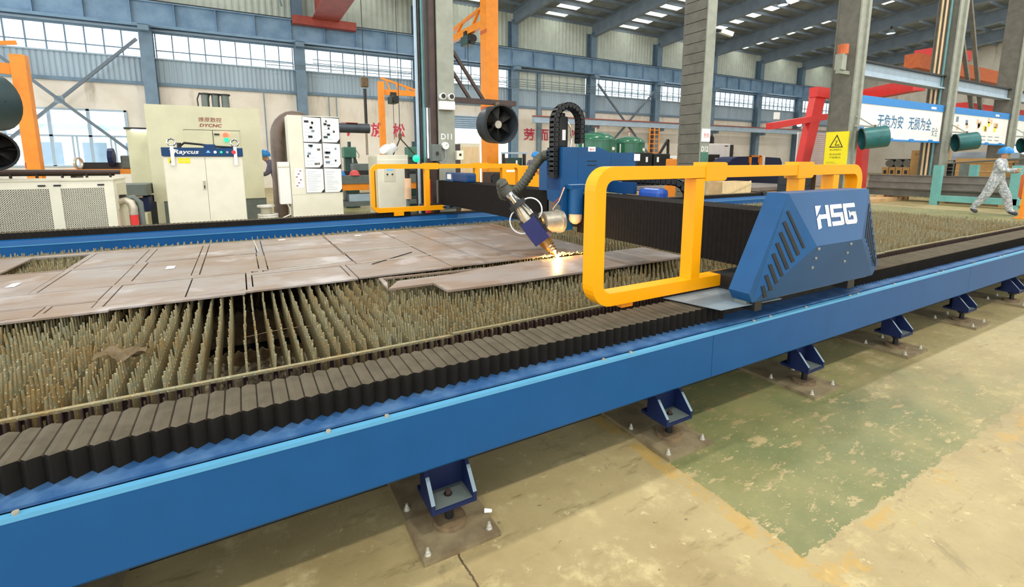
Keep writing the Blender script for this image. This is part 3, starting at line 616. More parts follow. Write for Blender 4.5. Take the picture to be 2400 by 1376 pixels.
# ---- steel sheets on the slats
K = (1.4-.512)/(1.4-.672)           # everything below was measured at one height and sits at another
def S(v): return v*K
Z0, Z1 = .500, .512
sheet = T('steel_sheet', 'large brown-grey steel sheet full of cut rectangles on the slats', 'steel sheet', (S(.5), S(3.9), Z0))
def plate(x0, x1, y0, y1, name, lab=None, dz=0, parent=None, tilt=0):
    x0, x1, y0, y1 = map(S, (x0, x1, y0, y1)); m = MB(); z0, z1 = Z0+dz, Z1+dz
    m.box(x0, x1, y0, y1, z0, z1)
    o = m.build(name, 'plate', parent)
    if tilt: o.rotation_euler.x = tilt
    if lab: tag(o, lab, 'steel plate', 'cut rectangles lying in the steel sheet')
    return o
nm = ['at the left edge with a white label', 'with a grey sheen near the hole', 'in the back row beside the hole', 'in the middle with a white label', 'in the back row left of the strip', 'right of the middle strip at the back', 'warm brown one in the middle', 'long one behind the front edge at left', 'narrow one at the front left corner', 'beside the narrow front one', 'long one along the front edge', 'brown one at the front middle', 'long front one right of the notch marks', 'rear one of the four long strips', 'second of the four long strips', 'third of the four long strips', 'front one of the four long strips', 'under the white offcuts, back one', 'under the white offcuts, middle one', 'under the white offcuts, front one', 'wide one left of the long dark kerf', 'small back one right of the long dark kerf', 'large front one right of the long dark kerf', 'reaching under the gantry', 'front right corner one']
parts_ = [(-1.425, -1.085, 3.55, 4.195, -.003), (-1.043, -.705, 3.55, 4.185, -.002), (-1.043, -.705, 4.235, 4.865, 0), (-.628, -.325, 3.61, 4.235, -.003), (-.648, -.325, 4.262, 4.875, 0), (-.275, .072, 4.262, 4.89, 0), (-.275, .066, 3.61, 4.24, -.003),
 (-1.455, -.708, 3.185, 3.515, 0), (-1.455, -.91, 2.99, 3.16, 0), (-.88, -.705, 3.035, 3.16, -.002), (-.655, -.31, 3.035, 3.51, -.002), (-.305, -.015, 3.035, 3.51, -.001), (.022, .57, 3.095, 3.425, -.002),
 (.122, .665, 4.60, 4.92, 0), (.122, .67, 4.25, 4.595, .0006), (.124, .67, 3.84, 4.245, 0), (.124, .6+.08, 3.55, 3.835, .0005), (.68, 1.24, 4.40, 4.925, 0), (.685, 1.25, 3.93, 4.395, .0006), (.69, 1.243, 3.44, 3.925, 0),
 (1.255, 1.522, 3.03, 4.93, 0), (1.544, 1.82, 4.005, 4.935, 0), (1.548, 1.82, 3.03, 3.972, -.001), (1.835, 2.55, 3.03, 4.94, .0005), (.61, 1.25, 3.005, 3.435, .0005)]
for i, (a, b, c_, d_, dz) in enumerate(parts_): plate(a+.0015, b-.0015, c_+.0015, d_-.0015, 'cut_plate', 'brown-grey steel cut plate, '+nm[i], dz)
# the web of the sheet that is left around the cut parts: all cells not covered by a part (plus kerf), merged into runs
kf = .0055; cut = [(a-kf, b+kf, c_-kf, d_+kf) for a, b, c_, d_, dz in parts_]+[(-1.43, -1.085, 4.22, 4.86)]
fronts = [(-1.9, -1.2, 2.92), (-1.2, -.62, 2.94), (-.62, -.02, 2.965), (-.02, .6, 2.99), (.6, 1.25, 3.0), (1.25, 2.56, 3.02)]
gx = sorted({v for r in cut for v in r[:2]} | {v for f in fronts for v in f[:2]}); gy = sorted({v for r in cut for v in r[2:]} | {f[2] for f in fronts} | {4.945})
wb = MB()
for y0, y1 in zip(gy, gy[1:]):
    run = None
    for x0, x1 in zip(gx, gx[1:]):
        mx_, my_ = (x0+x1)/2, (y0+y1)/2; fy = [f[2] for f in fronts if f[0] <= mx_ <= f[1]]
        ok = bool(fy) and my_ > fy[0] and my_ < 4.945 and not any(r[0] < mx_ < r[1] and r[2] < my_ < r[3] for r in cut)
        if ok: run = [run[0] if run else x0, x1]
        if (not ok or x1 == gx[-1]) and run: wb.box(S(run[0]), S(run[1]), S(y0), S(y1), Z0, Z1); run = None
wb.build('sheet_web', 'plate', sheet)
def lab(x, y, w, l, nm_):
    x, y = S(x), S(y); tag(part('paper_label', 'paper', None, (x-w/2, x+w/2, y-l/2, y+l/2, Z1+.0002, Z1+.0012)), 'white paper label lying on '+nm_, 'label')
lab(-1.227, 3.831, .05, .13, 'the leftmost cut plate'); lab(-.467, 3.953, .06, .12, 'the cut plate in the middle of the sheet'); lab(.30, 4.86, .07, .05, 'the rearmost long strip'); lab(.979, 4.778, .07, .05, 'the plate left of the long kerf')
def offcut(x0, y0, x1, y1, w, nm_, mt='paper'):
    m = MB(); m.beam((S(x0), S(y0), Z1+.004), (S(x1), S(y1), Z1+.004), w, .006); tag(m.build('offcut', mt), nm_, 'offcut')
offcut(.741, 3.957, 1.278, 3.95, .012, 'thin bright offcut strip, rear one on the sheet', 'anchor'); offcut(.745, 3.90, 1.1, 3.93, .008, 'short bright offcut beside the rear strip', 'steel')
offcut(.722, 3.44, 1.28, 3.50, .012, 'thin bright offcut strip, front one on the sheet', 'anchor'); offcut(.779, 3.36, 1.166, 3.657, .008, 'dull offcut lying diagonally across the bright strips', 'dark_steel'); offcut(.2, 3.50, .56, 3.53, .012, 'bright crumbly offcut behind the long front plate', 'anchor')
offcut(.07, 4.93, .085, 4.31, .012, 'upright-looking bright sliver beside the middle strip', 'anchor')
for x, y, nm_ in ((.02, 3.515, 'left'), (.085, 3.515, 'right')):
    m = MB(); m.box(S(x), S(x+.04), S(y)-.006, S(y)+.006, Z1, Z1+.001).box(S(x), S(x)+.012, S(y)-.022, S(y)+.022, Z1, Z1+.001); tag(m.build('cut_mark', 'black'), 'small dark T shaped cut mark, %s of two' % nm_, 'cut mark')
# long separate plate with a stepped notch, in front of the sheet
pts = [(.70, 2.645), (.972, 2.645), (.983, 2.445), (1.48, 2.43), (2.945, 2.46), (2.95, 2.905), (1.77, 2.895), (1.42, 2.862), (1.16, 2.80), (.80, 2.80)]
st = MB().prism([(S(a), S(b)) for a, b in pts], 'z', Z0+.001, Z1+.004).build('steel_strip', 'plate'); tag(st, 'long steel plate with stepped notch in front of the big sheet', 'steel plate')
rim = MB().prism([(S(.715), S(2.935)), (S(.73), S(2.935)), (S(1.42), S(2.875)), (S(1.42), S(2.862)), (S(.735), S(2.915)), (S(.735), S(2.80)), (S(.70), S(2.66))], 'z', Z0, Z1+.002).build('edge_web', 'plate', st)
# ================================================================ gantry
G = T('gantry', 'blue and yellow laser gantry with black bellows beam spanning the slat bed', 'gantry', (3.0, 4.4, .6))
BX0, BX1, BZ0, BZ1 = 2.84, 3.16, .712, 1.088
# accordion cover around the beam
def beam_cover(y0, y1):
    m = MB(); p = .036; n = int((y1-y0)/p); vs = []
    for i in range(2*n+1):
        y = y0+i*p/2; d = .003 if i % 2 else 0; vs += [(BX0+d, y, BZ0+d), (BX0+d, y, BZ1-d), (BX1-d, y, BZ1-d), (BX1-d, y, BZ0+d)]
    fs = [(4*i+a, 4*i+4+a, 4*i+4+(a+1) % 4, 4*i+(a+1) % 4) for i in range(2*n) for a in range(4)]+[(0, 1, 2, 3), (8*n+3, 8*n+2, 8*n+1, 8*n)]
    return m.add(vs, fs).build('beam_bellows', 'beam_cloth', G)
beam_cover(1.66, 3.68); beam_cover(4.2, 7.38)
part('beam_core', 'dark_steel', G, (BX0+.04, BX1-.04, 1.6, 7.42, BZ0+.04, BZ1-.04))
# carriages under both beam ends
for y0, y1, nm in ((1.60, 1.9, 'near'), (7.2, 7.36, 'far')):
    part('end_truck', 'black', G, (2.5, 3.55, y0, y1, .628, .72)); part('truck_block', 'beam_cloth', G, (2.84, 3.3, y0, y1, .72, 1.08))
# near end cover with the logo
P1, P2, P3, P4, P5, P6 = (2.58, 1.225), (3.43, 1.225), (3.66, .715), (3.60, .652), (2.335, .652), (2.30, .705)
C1, C2 = (2.711, .941), (3.185, .941); YO, YC, YB = 1.50, 1.40, 1.62
m = MB(); f3 = lambda p, y: (p[0], y, p[1])
vs = [f3(P1, YO), f3(P2, YO), f3(P3, YO), f3(P4, YO), f3(P5, YO), f3(P6, YO), f3(C1, YC), f3(C2, YC)]+[f3(p, YB) for p in (P1, P2, P3, P4, P5, P6)]
m.add(vs, [(0, 1, 7, 6), (0, 6, 4, 5), (1, 2, 7), (6, 7, 3, 4), (7, 2, 3), (0, 8, 9, 1), (1, 9, 10, 2), (2, 10, 11, 3), (3, 11, 12, 4), (4, 12, 13, 5), (5, 13, 8, 0), (8, 13, 12, 11, 10, 9)])
cov = m.build('end_cover', 'blue_gantry', G); cov['label'] = 'blue faceted end cover with white lettering and louvre slots'
# louvres
def on_face(a, b, c):                 # point/normal helper on the plane through three 3-D points
    a, b, c = map(Vector, (a, b, c)); n = (b-a).cross(c-a).normalized()
    if n.y > 0: n = -n
    return lambda u, v: a+(b-a)*u+(c-a)*v, n
A, Bp, Cp = f3(P1, YO), f3(C1, YC), f3(P5, YO)
fn, nn = on_face(A, Bp, Cp)
def slot(fn, nn, u0, v0, u1, v1, w):
    a, b = fn(u0, v0), fn(u1, v1); m = MB(); m.beam(a+nn*.001, b+nn*.001, w, .006, nn); return m.build('louvre_slot', 'black', cov)
# slots run from the outer edge inwards, parallel to the ridge P1-C1
for i in range(8):
    s = .115+.098*i; L = .80-.088*i
    a = fn(.13, s+.0); slot(fn, nn, .10, s, .10+L*.78, s+.035, .02 if i else .014)
A2, B2, C2_ = f3(P2, YO), f3(C2, YC), f3(P3, YO); fn2, nn2 = on_face(A2, B2, C2_)
for i in range(8):
    s = .12+.10*i; L = .78-.088*i; slot(fn2, nn2, .12, s, .12+L*.8, s+.03, .014)
# lettering HSG on the front facet
o3 = Vector(f3(P1, YO)); ex = Vector((1, 0, 0)); dn = (Vector(f3(((C1[0]+C2[0])/2, C1[1]), YC))-Vector(f3(((P1[0]+P2[0])/2, P1[1]), YO))).normalized(); nf = ex.cross(-dn).normalized()
if nf.y > 0: nf = -nf
ctr = o3+ex*.435+dn*.145
def glyph(polys, x, w, h, parent):
    m = MB()
    for p in polys:
        q = [ctr+ex*(x+(a-.5)*w)-dn*((b-.5)*h)+nf*.0015 for a, b in p]; k = len(q); q2 = [v+nf*.002 for v in q]
        m.add(q+q2, [tuple(range(k)), tuple(range(2*k-1, k-1, -1))]+[(i, (i+1) % k, k+(i+1) % k, k+i) for i in range(k)])
    return m.build('logo_letter', 'paper', parent)
t_ = .24
glyph([[(0, -.08), (.24, -.02), (.24, .62), (0, .42)], [(.0, .52), (.42, 1.0), (.0, 1.0)], [(.24, .38), (.74, .38), (.74, .58), (.24, .58)], [(.74, 0), (.98, 0), (.98, 1), (.74, 1)]], -.142, .135, .125, cov)
glyph([[(0, .8), (1, .8), (1, 1), (.05, 1)], [(0, .4), (.24, .4), (.24, .8), (0, .8)], [(.0, .4), (.95, .4), (1, .6), (.24, .6)], [(.76, 0), (1, .05), (1, .5), (.76, .5)], [(0, 0), (.9, 0), (.9, .2), (0, .2)]], .0, .125, .125, cov)
glyph([[(.1, .8), (1, .8), (1, 1), (.05, 1), (0, .9)], [(0, .05), (.24, .05), (.24, .9), (0, .9)], [(0, .1), (.1, 0), (.9, 0), (.9, .2), (.1, .2)], [(.74, .05), (.95, .05), (1, .12), (1, .58), (.74, .58)], [(.62, .4), (1, .4), (1, .58), (.62, .58)], [(.42, .3), (.6, .48), (.42, .66)]], .142, .13, .125, cov)
# small bolts on the lower facet
_, nn3 = on_face(f3(C1, YC), f3(C2, YC), f3(P5, YO))
for q in [(2.743, 1.406, 0.923), (2.761, 1.426, 0.865), (2.775, 1.447, 0.806), (3.077, 1.406, 0.922), (3.093, 1.427, 0.864), (3.112, 1.446, 0.807)]: q = Vector(q); MB().cyl(q, q+nn3*.006, .008, n=8).build('cover_bolt', 'steel', cov)
part('foot_pad', 'black', cov, (2.36, 2.42, 1.50, 1.6, .60, .655), (3.30, 3.38, 1.50, 1.6, .60, .655)); part('base_trim', 'machine_gray', cov, (2.33, 3.6, 1.53, 1.6, .635, .652))
# far cover (seen from inside only as a dark slab)
part('end_cap', 'machine_gray', G, (2.83, 3.3, 7.40, 7.44, .65, 1.09))
# grey deflector sheet in front of the near truck
d = MB().add([(2.035, 1.832, .634), (2.123, 1.528, .634), (2.6, 1.50, .634), (2.6, 1.832, .634), (2.035, 1.832, .637), (2.123, 1.528, .637), (2.6, 1.50, .637), (2.6, 1.832, .637)], [(0,1,2,3),(7,6,5,4),(0,4,5,1),(1,5,6,2),(2,6,7,3),(3,7,4,0)]).build('deflector_sheet', 'steel_gray', G)
# yellow guard frames
def arc(cx, cz, r, a0, a1, n=7): return [(cx+r*math.cos(R(a0+(a1-a0)*i/n)), cz+r*math.sin(R(a0+(a1-a0)*i/n))) for i in range(n+1)]
def guard(y0, y1, x0, x1, z0, z1, w, xs, xe, nm):
    h = w/2; r = .085; X0, X1, Z0_, Z1_ = x0+h, x1-h, z0+h, z1-h
    path = [(xs, Z0_)]+arc(X0+r, Z0_+r, r, 270, 180)+arc(X0+r, Z1_-r, r, 180, 90)+arc(X1-r, Z1_-r, r, 90, 0)+arc(X1-r, Z0_+r, r, 0, -90)+[(xe, Z0_)]
    g = MB().sweep(path, w, y0, y1).build('guard_frame', 'yellow', G); g['label'] = nm
    return g
w = .068; GY0, GY1 = 1.82, 1.905
g1 = guard(GY0, GY1, 1.515, 4.05, .652, 1.372, w, 2.66, 3.34, 'thick yellow guard frame in front')
for x in (2.30, 3.30, 3.72): part('guard_post', 'yellow', g1, (x-.062, x+.01, GY0+.002, GY1-.002, .66, 1.3))
for x in (2.40, 3.30): MB().prism([(x-.09, 1.285), (x+.07, 1.285), (x+.09, 1.295), (x+.09, 1.385), (x+.07, 1.392), (x-.09, 1.392)], 'y', GY0-.004, GY1+.004).build('splice_sleeve', 'yellow', g1)
part('guard_lug', 'orange', g1, (1.72, 1.80, GY0+.01, GY1-.01, .628, .655))
g2 = guard(7.10, 7.19, 1.685, 4.26, .633, 1.357, .07, 2.82, 3.4, 'yellow guard frame at the far end of the beam')
for x in (2.58, 3.44, 3.95): part('guard_post', 'yellow', g2, (x-.062, x+.01, 7.102, 7.188, .66, 1.29))
for x in (2.62, 3.5): part('splice_sleeve', 'yellow', g2, (x-.12, x+.12, 7.096, 7.194, 1.275, 1.372))
part('guard_lug', 'yellow', g2, (2.01, 2.16, 7.09, 7.18, .575, .64)); part('cable_slot', 'black', g2, (1.735, 1.745, 7.096, 7.1, .72, 1.26))
part('mounting_bar', 'steel_gray', g2, (2.82, 3.3, 7.1, 7.19, .645, .70))
m = MB()
for i in range(4): m.cyl((2.86+.1*i, 7.098, .672), (2.8+.12*i, 7.1, .672), .012, n=8)
m.build('bolt_hole', 'black', g2)
# black control case on the near side and air conditioner box at the far side
cs = part('control_case', 'black', G, (3.62, 3.68, 1.95, 2.2, 1.0, 1.34), b=.006); 
part('handle', 'steel', cs, (3.612, 3.62, 2.0, 2.12, 1.25, 1.255), (3.612, 3.62, 2.0, 2.12, 1.275, 1.28), (3.612, 3.62, 2.0, 2.006, 1.25, 1.28)); part('case_rib', 'dark_steel', cs, (3.612, 3.62, 1.96, 2.19, 1.22, 1.226))
MB().prism([(2.06, 1.14), (2.12, 1.14), (2.09, 1.2)], 'x', 3.617, 3.62).build('warning_mark', 'paper', cs)
ac = MB().bbox(2.86, 3.02, 6.3, 6.85, 1.088, 1.225, b=.03).build('blue_box', 'blue_dk', G); part('rating_label', 'paper', ac, (2.862, 2.87, 6.9, 7.05, 1.12, 1.2)); part('box_side', 'blue_ledge', G, (2.87, 3.02, 6.85, 7.12, 1.088, 1.22))
# ---- carriage with the Z axis
CY, CF = 3.69, 2.668
ca = MB().prism([(CF, .738), (2.80, .735), (2.80, 1.09), (3.40, 1.09), (3.40, 1.062), (3.59, 1.062), (3.59, 1.482), (3.255, 1.482), (3.10, 1.53), (CF, 1.53)], 'y', CY, CY+.03).build('carriage_side', 'blue_gantry', G)
part('panel_seam', 'blue_dk', ca, (2.845, 2.849, CY-.001, CY, 1.1, 1.53), (3.255, 3.259, CY-.001, CY, 1.09, 1.48))
for i, z in enumerate((1.398, 1.358)):
    m = MB()
    for j in range(6): m.box(2.958+j*.02, 2.972+j*.02, CY-.003, CY, z-.005, z+.005)
    m.build('vent_slot', 'black', ca)
wl = part('maker_plate', 'paper', ca, (2.965, 3.055, CY-.002, CY, 1.49, 1.535)); text('警告', 'text_red', wl, (2.98, CY-.003, 1.503), .02, width=.06); part('tag_label', 'paper', ca, (3.56, 3.64, CY-.01, CY-.004, 1.40, 1.47))
part('carriage_body', 'blue_gantry', G, (2.80, 3.55, CY+.03, 4.3, 1.095, 1.47)); part('carriage_top', 'blue_gantry', G, (CF+.06, 3.09, CY+.03, 3.98, 1.40, 1.525))
cf = part('z_axis_front', 'blue_dk', G, (CF, CF+.03, CY+.03, 3.955, 1.12, 1.53)); MB().prism([(CY+.03, 1.12), (3.955, 1.12), (3.94, 1.02), (CY+.04, .98)], 'x', CF, CF+.03).build('z_axis_skirt', 'blue_gantry', G)
part('slot_frame', 'black', cf, (CF-.004, CF, CY+.12, 3.945, 1.27, 1.525))
for i in range(8): part('slot_rib', 'blue_dk', cf, (CF-.012, CF-.004, CY+.13, 3.94, 1.285+.03*i, 1.297+.03*i))
part('z_plate', 'machine_gray', G, (CF+.01, CF+.10, CY+.03, 3.93, .72, 1.12))
# cup-shaped sensor holder on the carriage side
m = MB(); m.prism([(2.715, 3.60), (2.90, 3.62), (2.93, CY), (2.715, CY)], 'z', 1.135, 1.175)
hd = m.build('sensor_bracket', 'blue_gantry', G); part('bracket_top', 'trim_light', hd, (2.73, 2.9, 3.63, CY, 1.175, 1.178)); MB().cyl((2.79, 3.64, 1.14), (2.79, 3.64, .90), .07, .072, 18).build('sensor_tube', 'blue_gantry', hd, True); MB().tube([(2.79, 3.64, .905), (2.79, 3.64, .85), (2.79, 3.64, .82), (2.79, 3.64, .80)], [.066, .064, .05, .02], 18).build('sensor_tip', 'orange_skin', hd, True)
# loop of cable chain above the carriage
lp = [(2.636, 3.79, 1.26+.05*i) for i in range(11)]+[(2.786-.15*math.cos(R(a)), 3.79, 1.77+.15*math.sin(R(a))) for a in range(0, 181, 15)]+[(2.936, 3.79, 1.72-.05*i) for i in range(4)]
def chain(pts, w, h, name, parent, wdir, pitch=.045):
    """one link mesh per step along pts; wdir is the width direction"""
    P = [Vector(p) for p in pts]; seg = []; wd = Vector(wdir); acc = 0; body = None
    L = sum((b-a).length for a, b in zip(P, P[1:])); n = int(L/pitch)
    def at(s):
        for a, b in zip(P, P[1:]):
            l = (b-a).length
            if s <= l: return a+(b-a)*(s/l), (b-a).normalized()
            s -= l
        return P[-1], (P[-1]-P[-2]).normalized()
    for i in range(n):
        c, d = at((i+.5)*L/n); up = wd.cross(d).normalized(); m = MB()
        for sg in (-1, 1): m.beam(c+wd*(sg*w*.44)-d*(pitch*.56), c+wd*(sg*w*.44)+d*(pitch*.56), w*.12, h, up)
        m.beam(c+up*(h*.42)-wd*(w*.5), c+up*(h*.42)+wd*(w*.5), pitch*.62, h*.14, up); m.beam(c-up*(h*.42)-wd*(w*.5), c-up*(h*.42)+wd*(w*.5), pitch*.62, h*.14, up)
        m.mat(1)
        for sg in (-1, 1): m.cyl(c+wd*(sg*w*.5), c+wd*(sg*w*.52), h*.12, n=6)
        m.mat(0); o = m.build('chain_link', ['black', 'dark_steel'], parent)
zc = part('chain_anchor', 'black', G, (CF-.06, CF, 3.75, 3.83, 1.24, 1.27)); chain(lp, .085, .058, 'chain', zc, (0, 1, 0))
mo = MB().bbox(2.725, 2.845, 3.85, 3.97, 1.525, 1.83, b=.02).build('servo_motor', 'black', G); part('motor_label', 'paper', mo, (2.77, 2.81, 3.847, 3.85, 1.60, 1.70)); MB().cyl((2.785, 3.91, 1.83), (2.785, 3.91, 1.86), .05, n=14).build('motor_cap', 'dark_steel', mo)
MB().tube([(2.88, 3.86, 1.53), (2.895, 3.86, 1.62), (2.88, 3.86, 1.72), (2.84, 3.87, 1.78)], .008, 6).build('motor_cable', 'chrome', mo); part('chain_guide', 'black', G, (CF+.01, CF+.03, 3.86, 3.91, 1.53, 1.72))
# rear energy chain on the beam
rc = part('chain_tray', 'machine_gray', G, (3.3, 3.6, 3.0, 3.6, .88, .895)); 
pts = [(3.45, 3.75-.05*i, 1.215) for i in range(16)]+[(3.45, 3.0-.16*math.sin(R(a)), 1.075+.14*math.cos(R(a))) for a in range(0, 181, 15)]+[(3.45, 3.05+.05*i, .935) for i in range(5)]
chain(pts, .16, .068, 'chain', rc, (1, 0, 0), .06); part('stay_bar', 'white', G, (3.22, 3.26, 3.52, 3.56, 1.06, 1.2)); MB().bbox(3.2, 3.32, 2.98, 3.25, 1.0, 1.155, b=.04).build('motor_cover', 'drum_blue', G)
part('rear_panel', 'blue_dk', G, (3.2, 3.24, 3.3, 3.65, 1.09, 1.2))
# ---- tilted cutting head
tip = Vector((2.54, 3.585, .515)); ax = Vector((-.34, .33, .60)).normalized(); sd = ax.cross(Vector((0, 0, 1))).normalized(); nr = sd.cross(ax)
def H(l, a=0, b=0): return tip+ax*l+sd*a+nr*b
hb = MB()
def hbox(m, l0, l1, a, b):
    vs = [H(l, i*a, j*b) for l in (l0, l1) for i, j in ((-1,-1),(1,-1),(1,1),(-1,1))]
    return m.add(vs, [(0,1,2,3),(7,6,5,4),(0,4,5,1),(1,5,6,2),(2,6,7,3),(3,7,4,0)])
head = hbox(MB(), .19, .43, .092, .08).build('cutting_head', 'purple', G); head['label'] = 'tilted laser cutting head with violet housing'
hbox(MB(), .24, .46, .06, .09).build('head_frame', 'dark_steel', head)
MB().tube([H(.02), H(.05), H(.09), H(.14), H(.20)], [.012, .03, .045, .058, .07], 16).build('nozzle', 'brass', head, True)
for l in (.06, .085, .115): MB().tube([H(l), H(l+.008)], [.034+l*.2]*2, 16).build('nozzle_ring', 'chrome', head, True)
MB().tube([H(.42), H(.47), H(.52), H(.56), H(.6)], [.075, .078, .062, .05, .045], 16).build('collimator', 'steel', head, True)
MB().ring(H(.585), H(.63), .088, .06, 20).build('clamp_ring', 'dark_rubber', head)
MB().tube([H(.58), H(.7), H(.76)], [.035, .038, .045], 14).build('fibre_connector', 'chrome', head, True); MB().tube([H(.74), H(.79), H(.80)], [.06, .06, .05], 16).build('hose_cuff', 'hose', head, True)
for i in range(8):
    a = R(45*i+10); r0 = .055; MB().tube([H(.72, .03*math.cos(a), .03*math.sin(a)), H(.62, .055*math.cos(a), .055*math.sin(a)), H(.5, .08*math.cos(a), .075*math.sin(a)), H(.40, .075*math.cos(a), .07*math.sin(a))], .007, 6).build('cable', ['brass', 'black', 'chrome', 'hose'][i % 4], head)
def loop(c, r, dv, a0, a1): 
    e1, e2 = ax, dv; return [c+e1*(r*math.cos(R(a0+(a1-a0)*i/14)))+e2*(r*math.sin(R(a0+(a1-a0)*i/14))) for i in range(15)]
MB().tube(loop(H(.50, 0, .07), .11, nr, -20, 190), .007, 6).build('white_cable', 'white', head); MB().tube(loop(H(.46, 0, -.06), .12, -nr, -30, 200), .007, 6).build('white_cable', 'white', head)
part('sensor_led', 'paper', head, (H(.23)[0]-.01, H(.23)[0]+.01, H(.23)[1]-.075, H(.23)[1]-.07, H(.23)[2]-.03, H(.23)[2]-.015))
MB().cyl(H(.25, 0, -.06), H(.25, 0, -.10), .012, n=8).build('thumb_screw', 'steel', head); MB().cyl(H(.33, 0, -.06), H(.33, 0, -.10), .012, n=8).build('thumb_screw', 'steel', head)
# B-axis drum between head and carriage
cc = H(.36); dy, dz = 3.735, .825
dr = MB().cyl((2.47, dy, dz), (2.66, dy, dz), .1, n=28).build('axis_drum', 'steel', G, True); MB().cyl((2.645, dy, dz), (2.68, dy, dz), .113, n=28).build('drum_flange', 'steel', dr, True); MB().cyl((2.40, dy+.01, dz-.01), (2.475, dy, dz), .055, n=20).build('axis_shaft', 'brass', dr, True); MB().ring((2.43, dy, dz), (2.45, dy, dz), .07, .05, 20).build('shaft_ring', 'brass', dr)
for a in (20, 80, 140, 200, 260, 320): MB().cyl((2.64, dy+.085*math.cos(R(a)), dz+.085*math.sin(R(a))), (2.644, dy+.085*math.cos(R(a)), dz+.085*math.sin(R(a))), .01, n=8).build('drum_bolt', 'black', dr)
MB().beam((2.42, dy, dz), tuple(cc), .09, .10).build('head_arm', 'dark_steel', dr)
MB().tube([(2.6, dy, dz+.09), (2.6, dy+.03, dz+.16), (2.64, dy-.05, dz+.23), (2.66, dy-.08, dz+.33)], .006, 6).build('red_cable', 'crane_red', dr); MB().tube([(2.6, dy, dz+.09), (2.6, dy+.01, dz+.12), (2.62, dy-.06, dz+.2), (2.66, dy-.09, dz+.33)], .005, 6).build('red_cable', 'orange_skin', dr)
# ribbed hose from the carriage to the head
ctl = [Vector(p) for p in ((CF+.02, 3.955, 1.46), (CF-.02, 4.02, 1.44), (CF-.10, 4.02, 1.36), (CF-.18, 4.03, 1.24), (CF-.25, 4.05, 1.15), (CF-.33, 4.08, 1.09), (CF-.42, 4.08, 1.07), tuple(H(.86)), tuple(H(.80)))]
def spline(P, n=14):
    out = []
    for i in range(len(P)-1):
        p0, p1, p2, p3 = P[max(i-1, 0)], P[i], P[i+1], P[min(i+2, len(P)-1)]
        for k in range(n):
            t = k/n; out.append(.5*((2*p1)+(p2-p0)*t+(2*p0-5*p1+4*p2-p3)*t*t+(3*p1-p0-3*p2+p3)*t**3))
    return out+[P[-1]]
sp = spline(ctl); MB().tube(sp, [.052 if i % 4 < 2 else .045 for i in range(len(sp))], 14).build('ribbed_hose', 'hose', G, 60)
# ---- cutting sparks
sp_ = T('cutting_sparks', 'bright orange sparks and glow under the laser nozzle', 'sparks', (2.54, 3.585, .513)); random.seed(5)
m = MB()
bm = bmesh.new(); bmesh.ops.create_icosphere(bm, subdivisions=2, radius=.016); m.add([v.co+Vector((2.545, 3.58, .52)) for v in bm.verts], [[v.index for v in f.verts] for f in bm.faces]); bm.free(); m.build('molten_spot', 'spark_core', sp_, True)
m = MB()
for i in range(70):
    a = random.gauss(0, .5)+(0 if random.random() < .7 else math.pi); r0 = abs(random.gauss(0, .11))+.01; q = Vector((2.54+math.cos(a)*r0, 3.585+math.sin(a)*r0*.3-.01, .518+random.random()*.03*(1 if r0 < .1 else .5))); dl = Vector((math.cos(a), math.sin(a)*.4, random.uniform(-.2, .9)))*random.uniform(.004, .016)
    m.beam(q, q+dl, .0015, .0015)
sk_ = m.build('spark_streaks', 'spark', sp_); sk_['kind'] = 'stuff'
ld = bpy.data.lights.new('spark_light', 'POINT'); ld.energy = 6; ld.color = (1, .55, .2); ld.shadow_soft_size = .03; lo = bpy.data.objects.new('spark_light', ld); col.objects.link(lo); lo.parent = sp_; lo.location = (-.01, -.02, .05)
# ================================================================ things behind and beside the machine
def wtext(s, x0, x1, z, h): text(s, 'text_red', wall, (x0, YW-.012, z), h, width=x1-x0, bold=.02, name='wall_character')
wtext('不', 5.2, 5.95, 2.9, .85); wtext('放', 6.87, 7.6, 2.9, .85); wtext('松', 8.18, 8.9, 2.9, .85); wtext('劳', 17.26, 18.15, 2.9, .85); wtext('而', 18.48, 19.3, 2.9, .85); wtext('作', 21.2, 22.0, 2.9, .85)
for x, nm in ((1.4, 'behind the beige press'), (4.6, 'left of the hanging hook'), (5.0, 'beside the hanging hook'), (18.6, 'between the two red characters')):
    t = tag(MB().cyl((x, YW-.17, 1.0), (x, YW-.17, 4.9), .035, n=6).build('conduit', 'steel_gray'), 'thin vertical conduit on the back wall '+nm, 'pipe')
tag(B(18.28, 18.52, YW-.2, YW-.02, 0, 7.3).build('wall_post', 'steel_gray'), 'slim grey post on the back wall between two red characters', 'post')

# ---- chiller
t = T('chiller', 'long cream water chiller with two perforated mesh panels', 'chiller', (-2.6, 8.6, 0))
part('body', 'beige', t, (-3.75, -1.5, 8.26, 9.0, .08, 1.16)); part('frame', 'beige', t, (-3.75, -3.38, 8.2, 8.26, .08, 1.16), (-2.8, -2.74, 8.2, 8.26, .08, 1.16), (-2.155, -2.045, 8.2, 8.26, .08, 1.16), (-1.6, -1.5, 8.2, 8.26, .08, 1.16), (-3.4, -1.55, 8.203, 8.26, 1.055, 1.16), (-3.4, -1.55, 8.203, 8.26, .08, .2))
part('plinth', 'dark_steel', t, (-3.7, -1.55, 8.25, 8.95, 0, .08)); part('rim', 'beige2', t, (-3.76, -1.49, 8.19, 9.01, 1.15, 1.17))
for x0, x1 in ((-3.38, -2.8), (-2.74, -2.155), (-2.045, -1.6)):
    pn = part('mesh_backing', 'mesh_dark', t, (x0, x1, 8.235, 8.25, .2, 1.055)); m = MB(); n = 25 if x1-x0 > .5 else 20
    for i in range(n+1): x = x0+(x1-x0)*i/n; m.box(x-.0055, x+.0055, 8.205, 8.212, .2, 1.055)
    for i in range(36): z = .2+.855*i/35; m.box(x0, x1, 8.205, 8.212, z-.0055, z+.0055)
    m.build('mesh_grille', 'beige', pn)
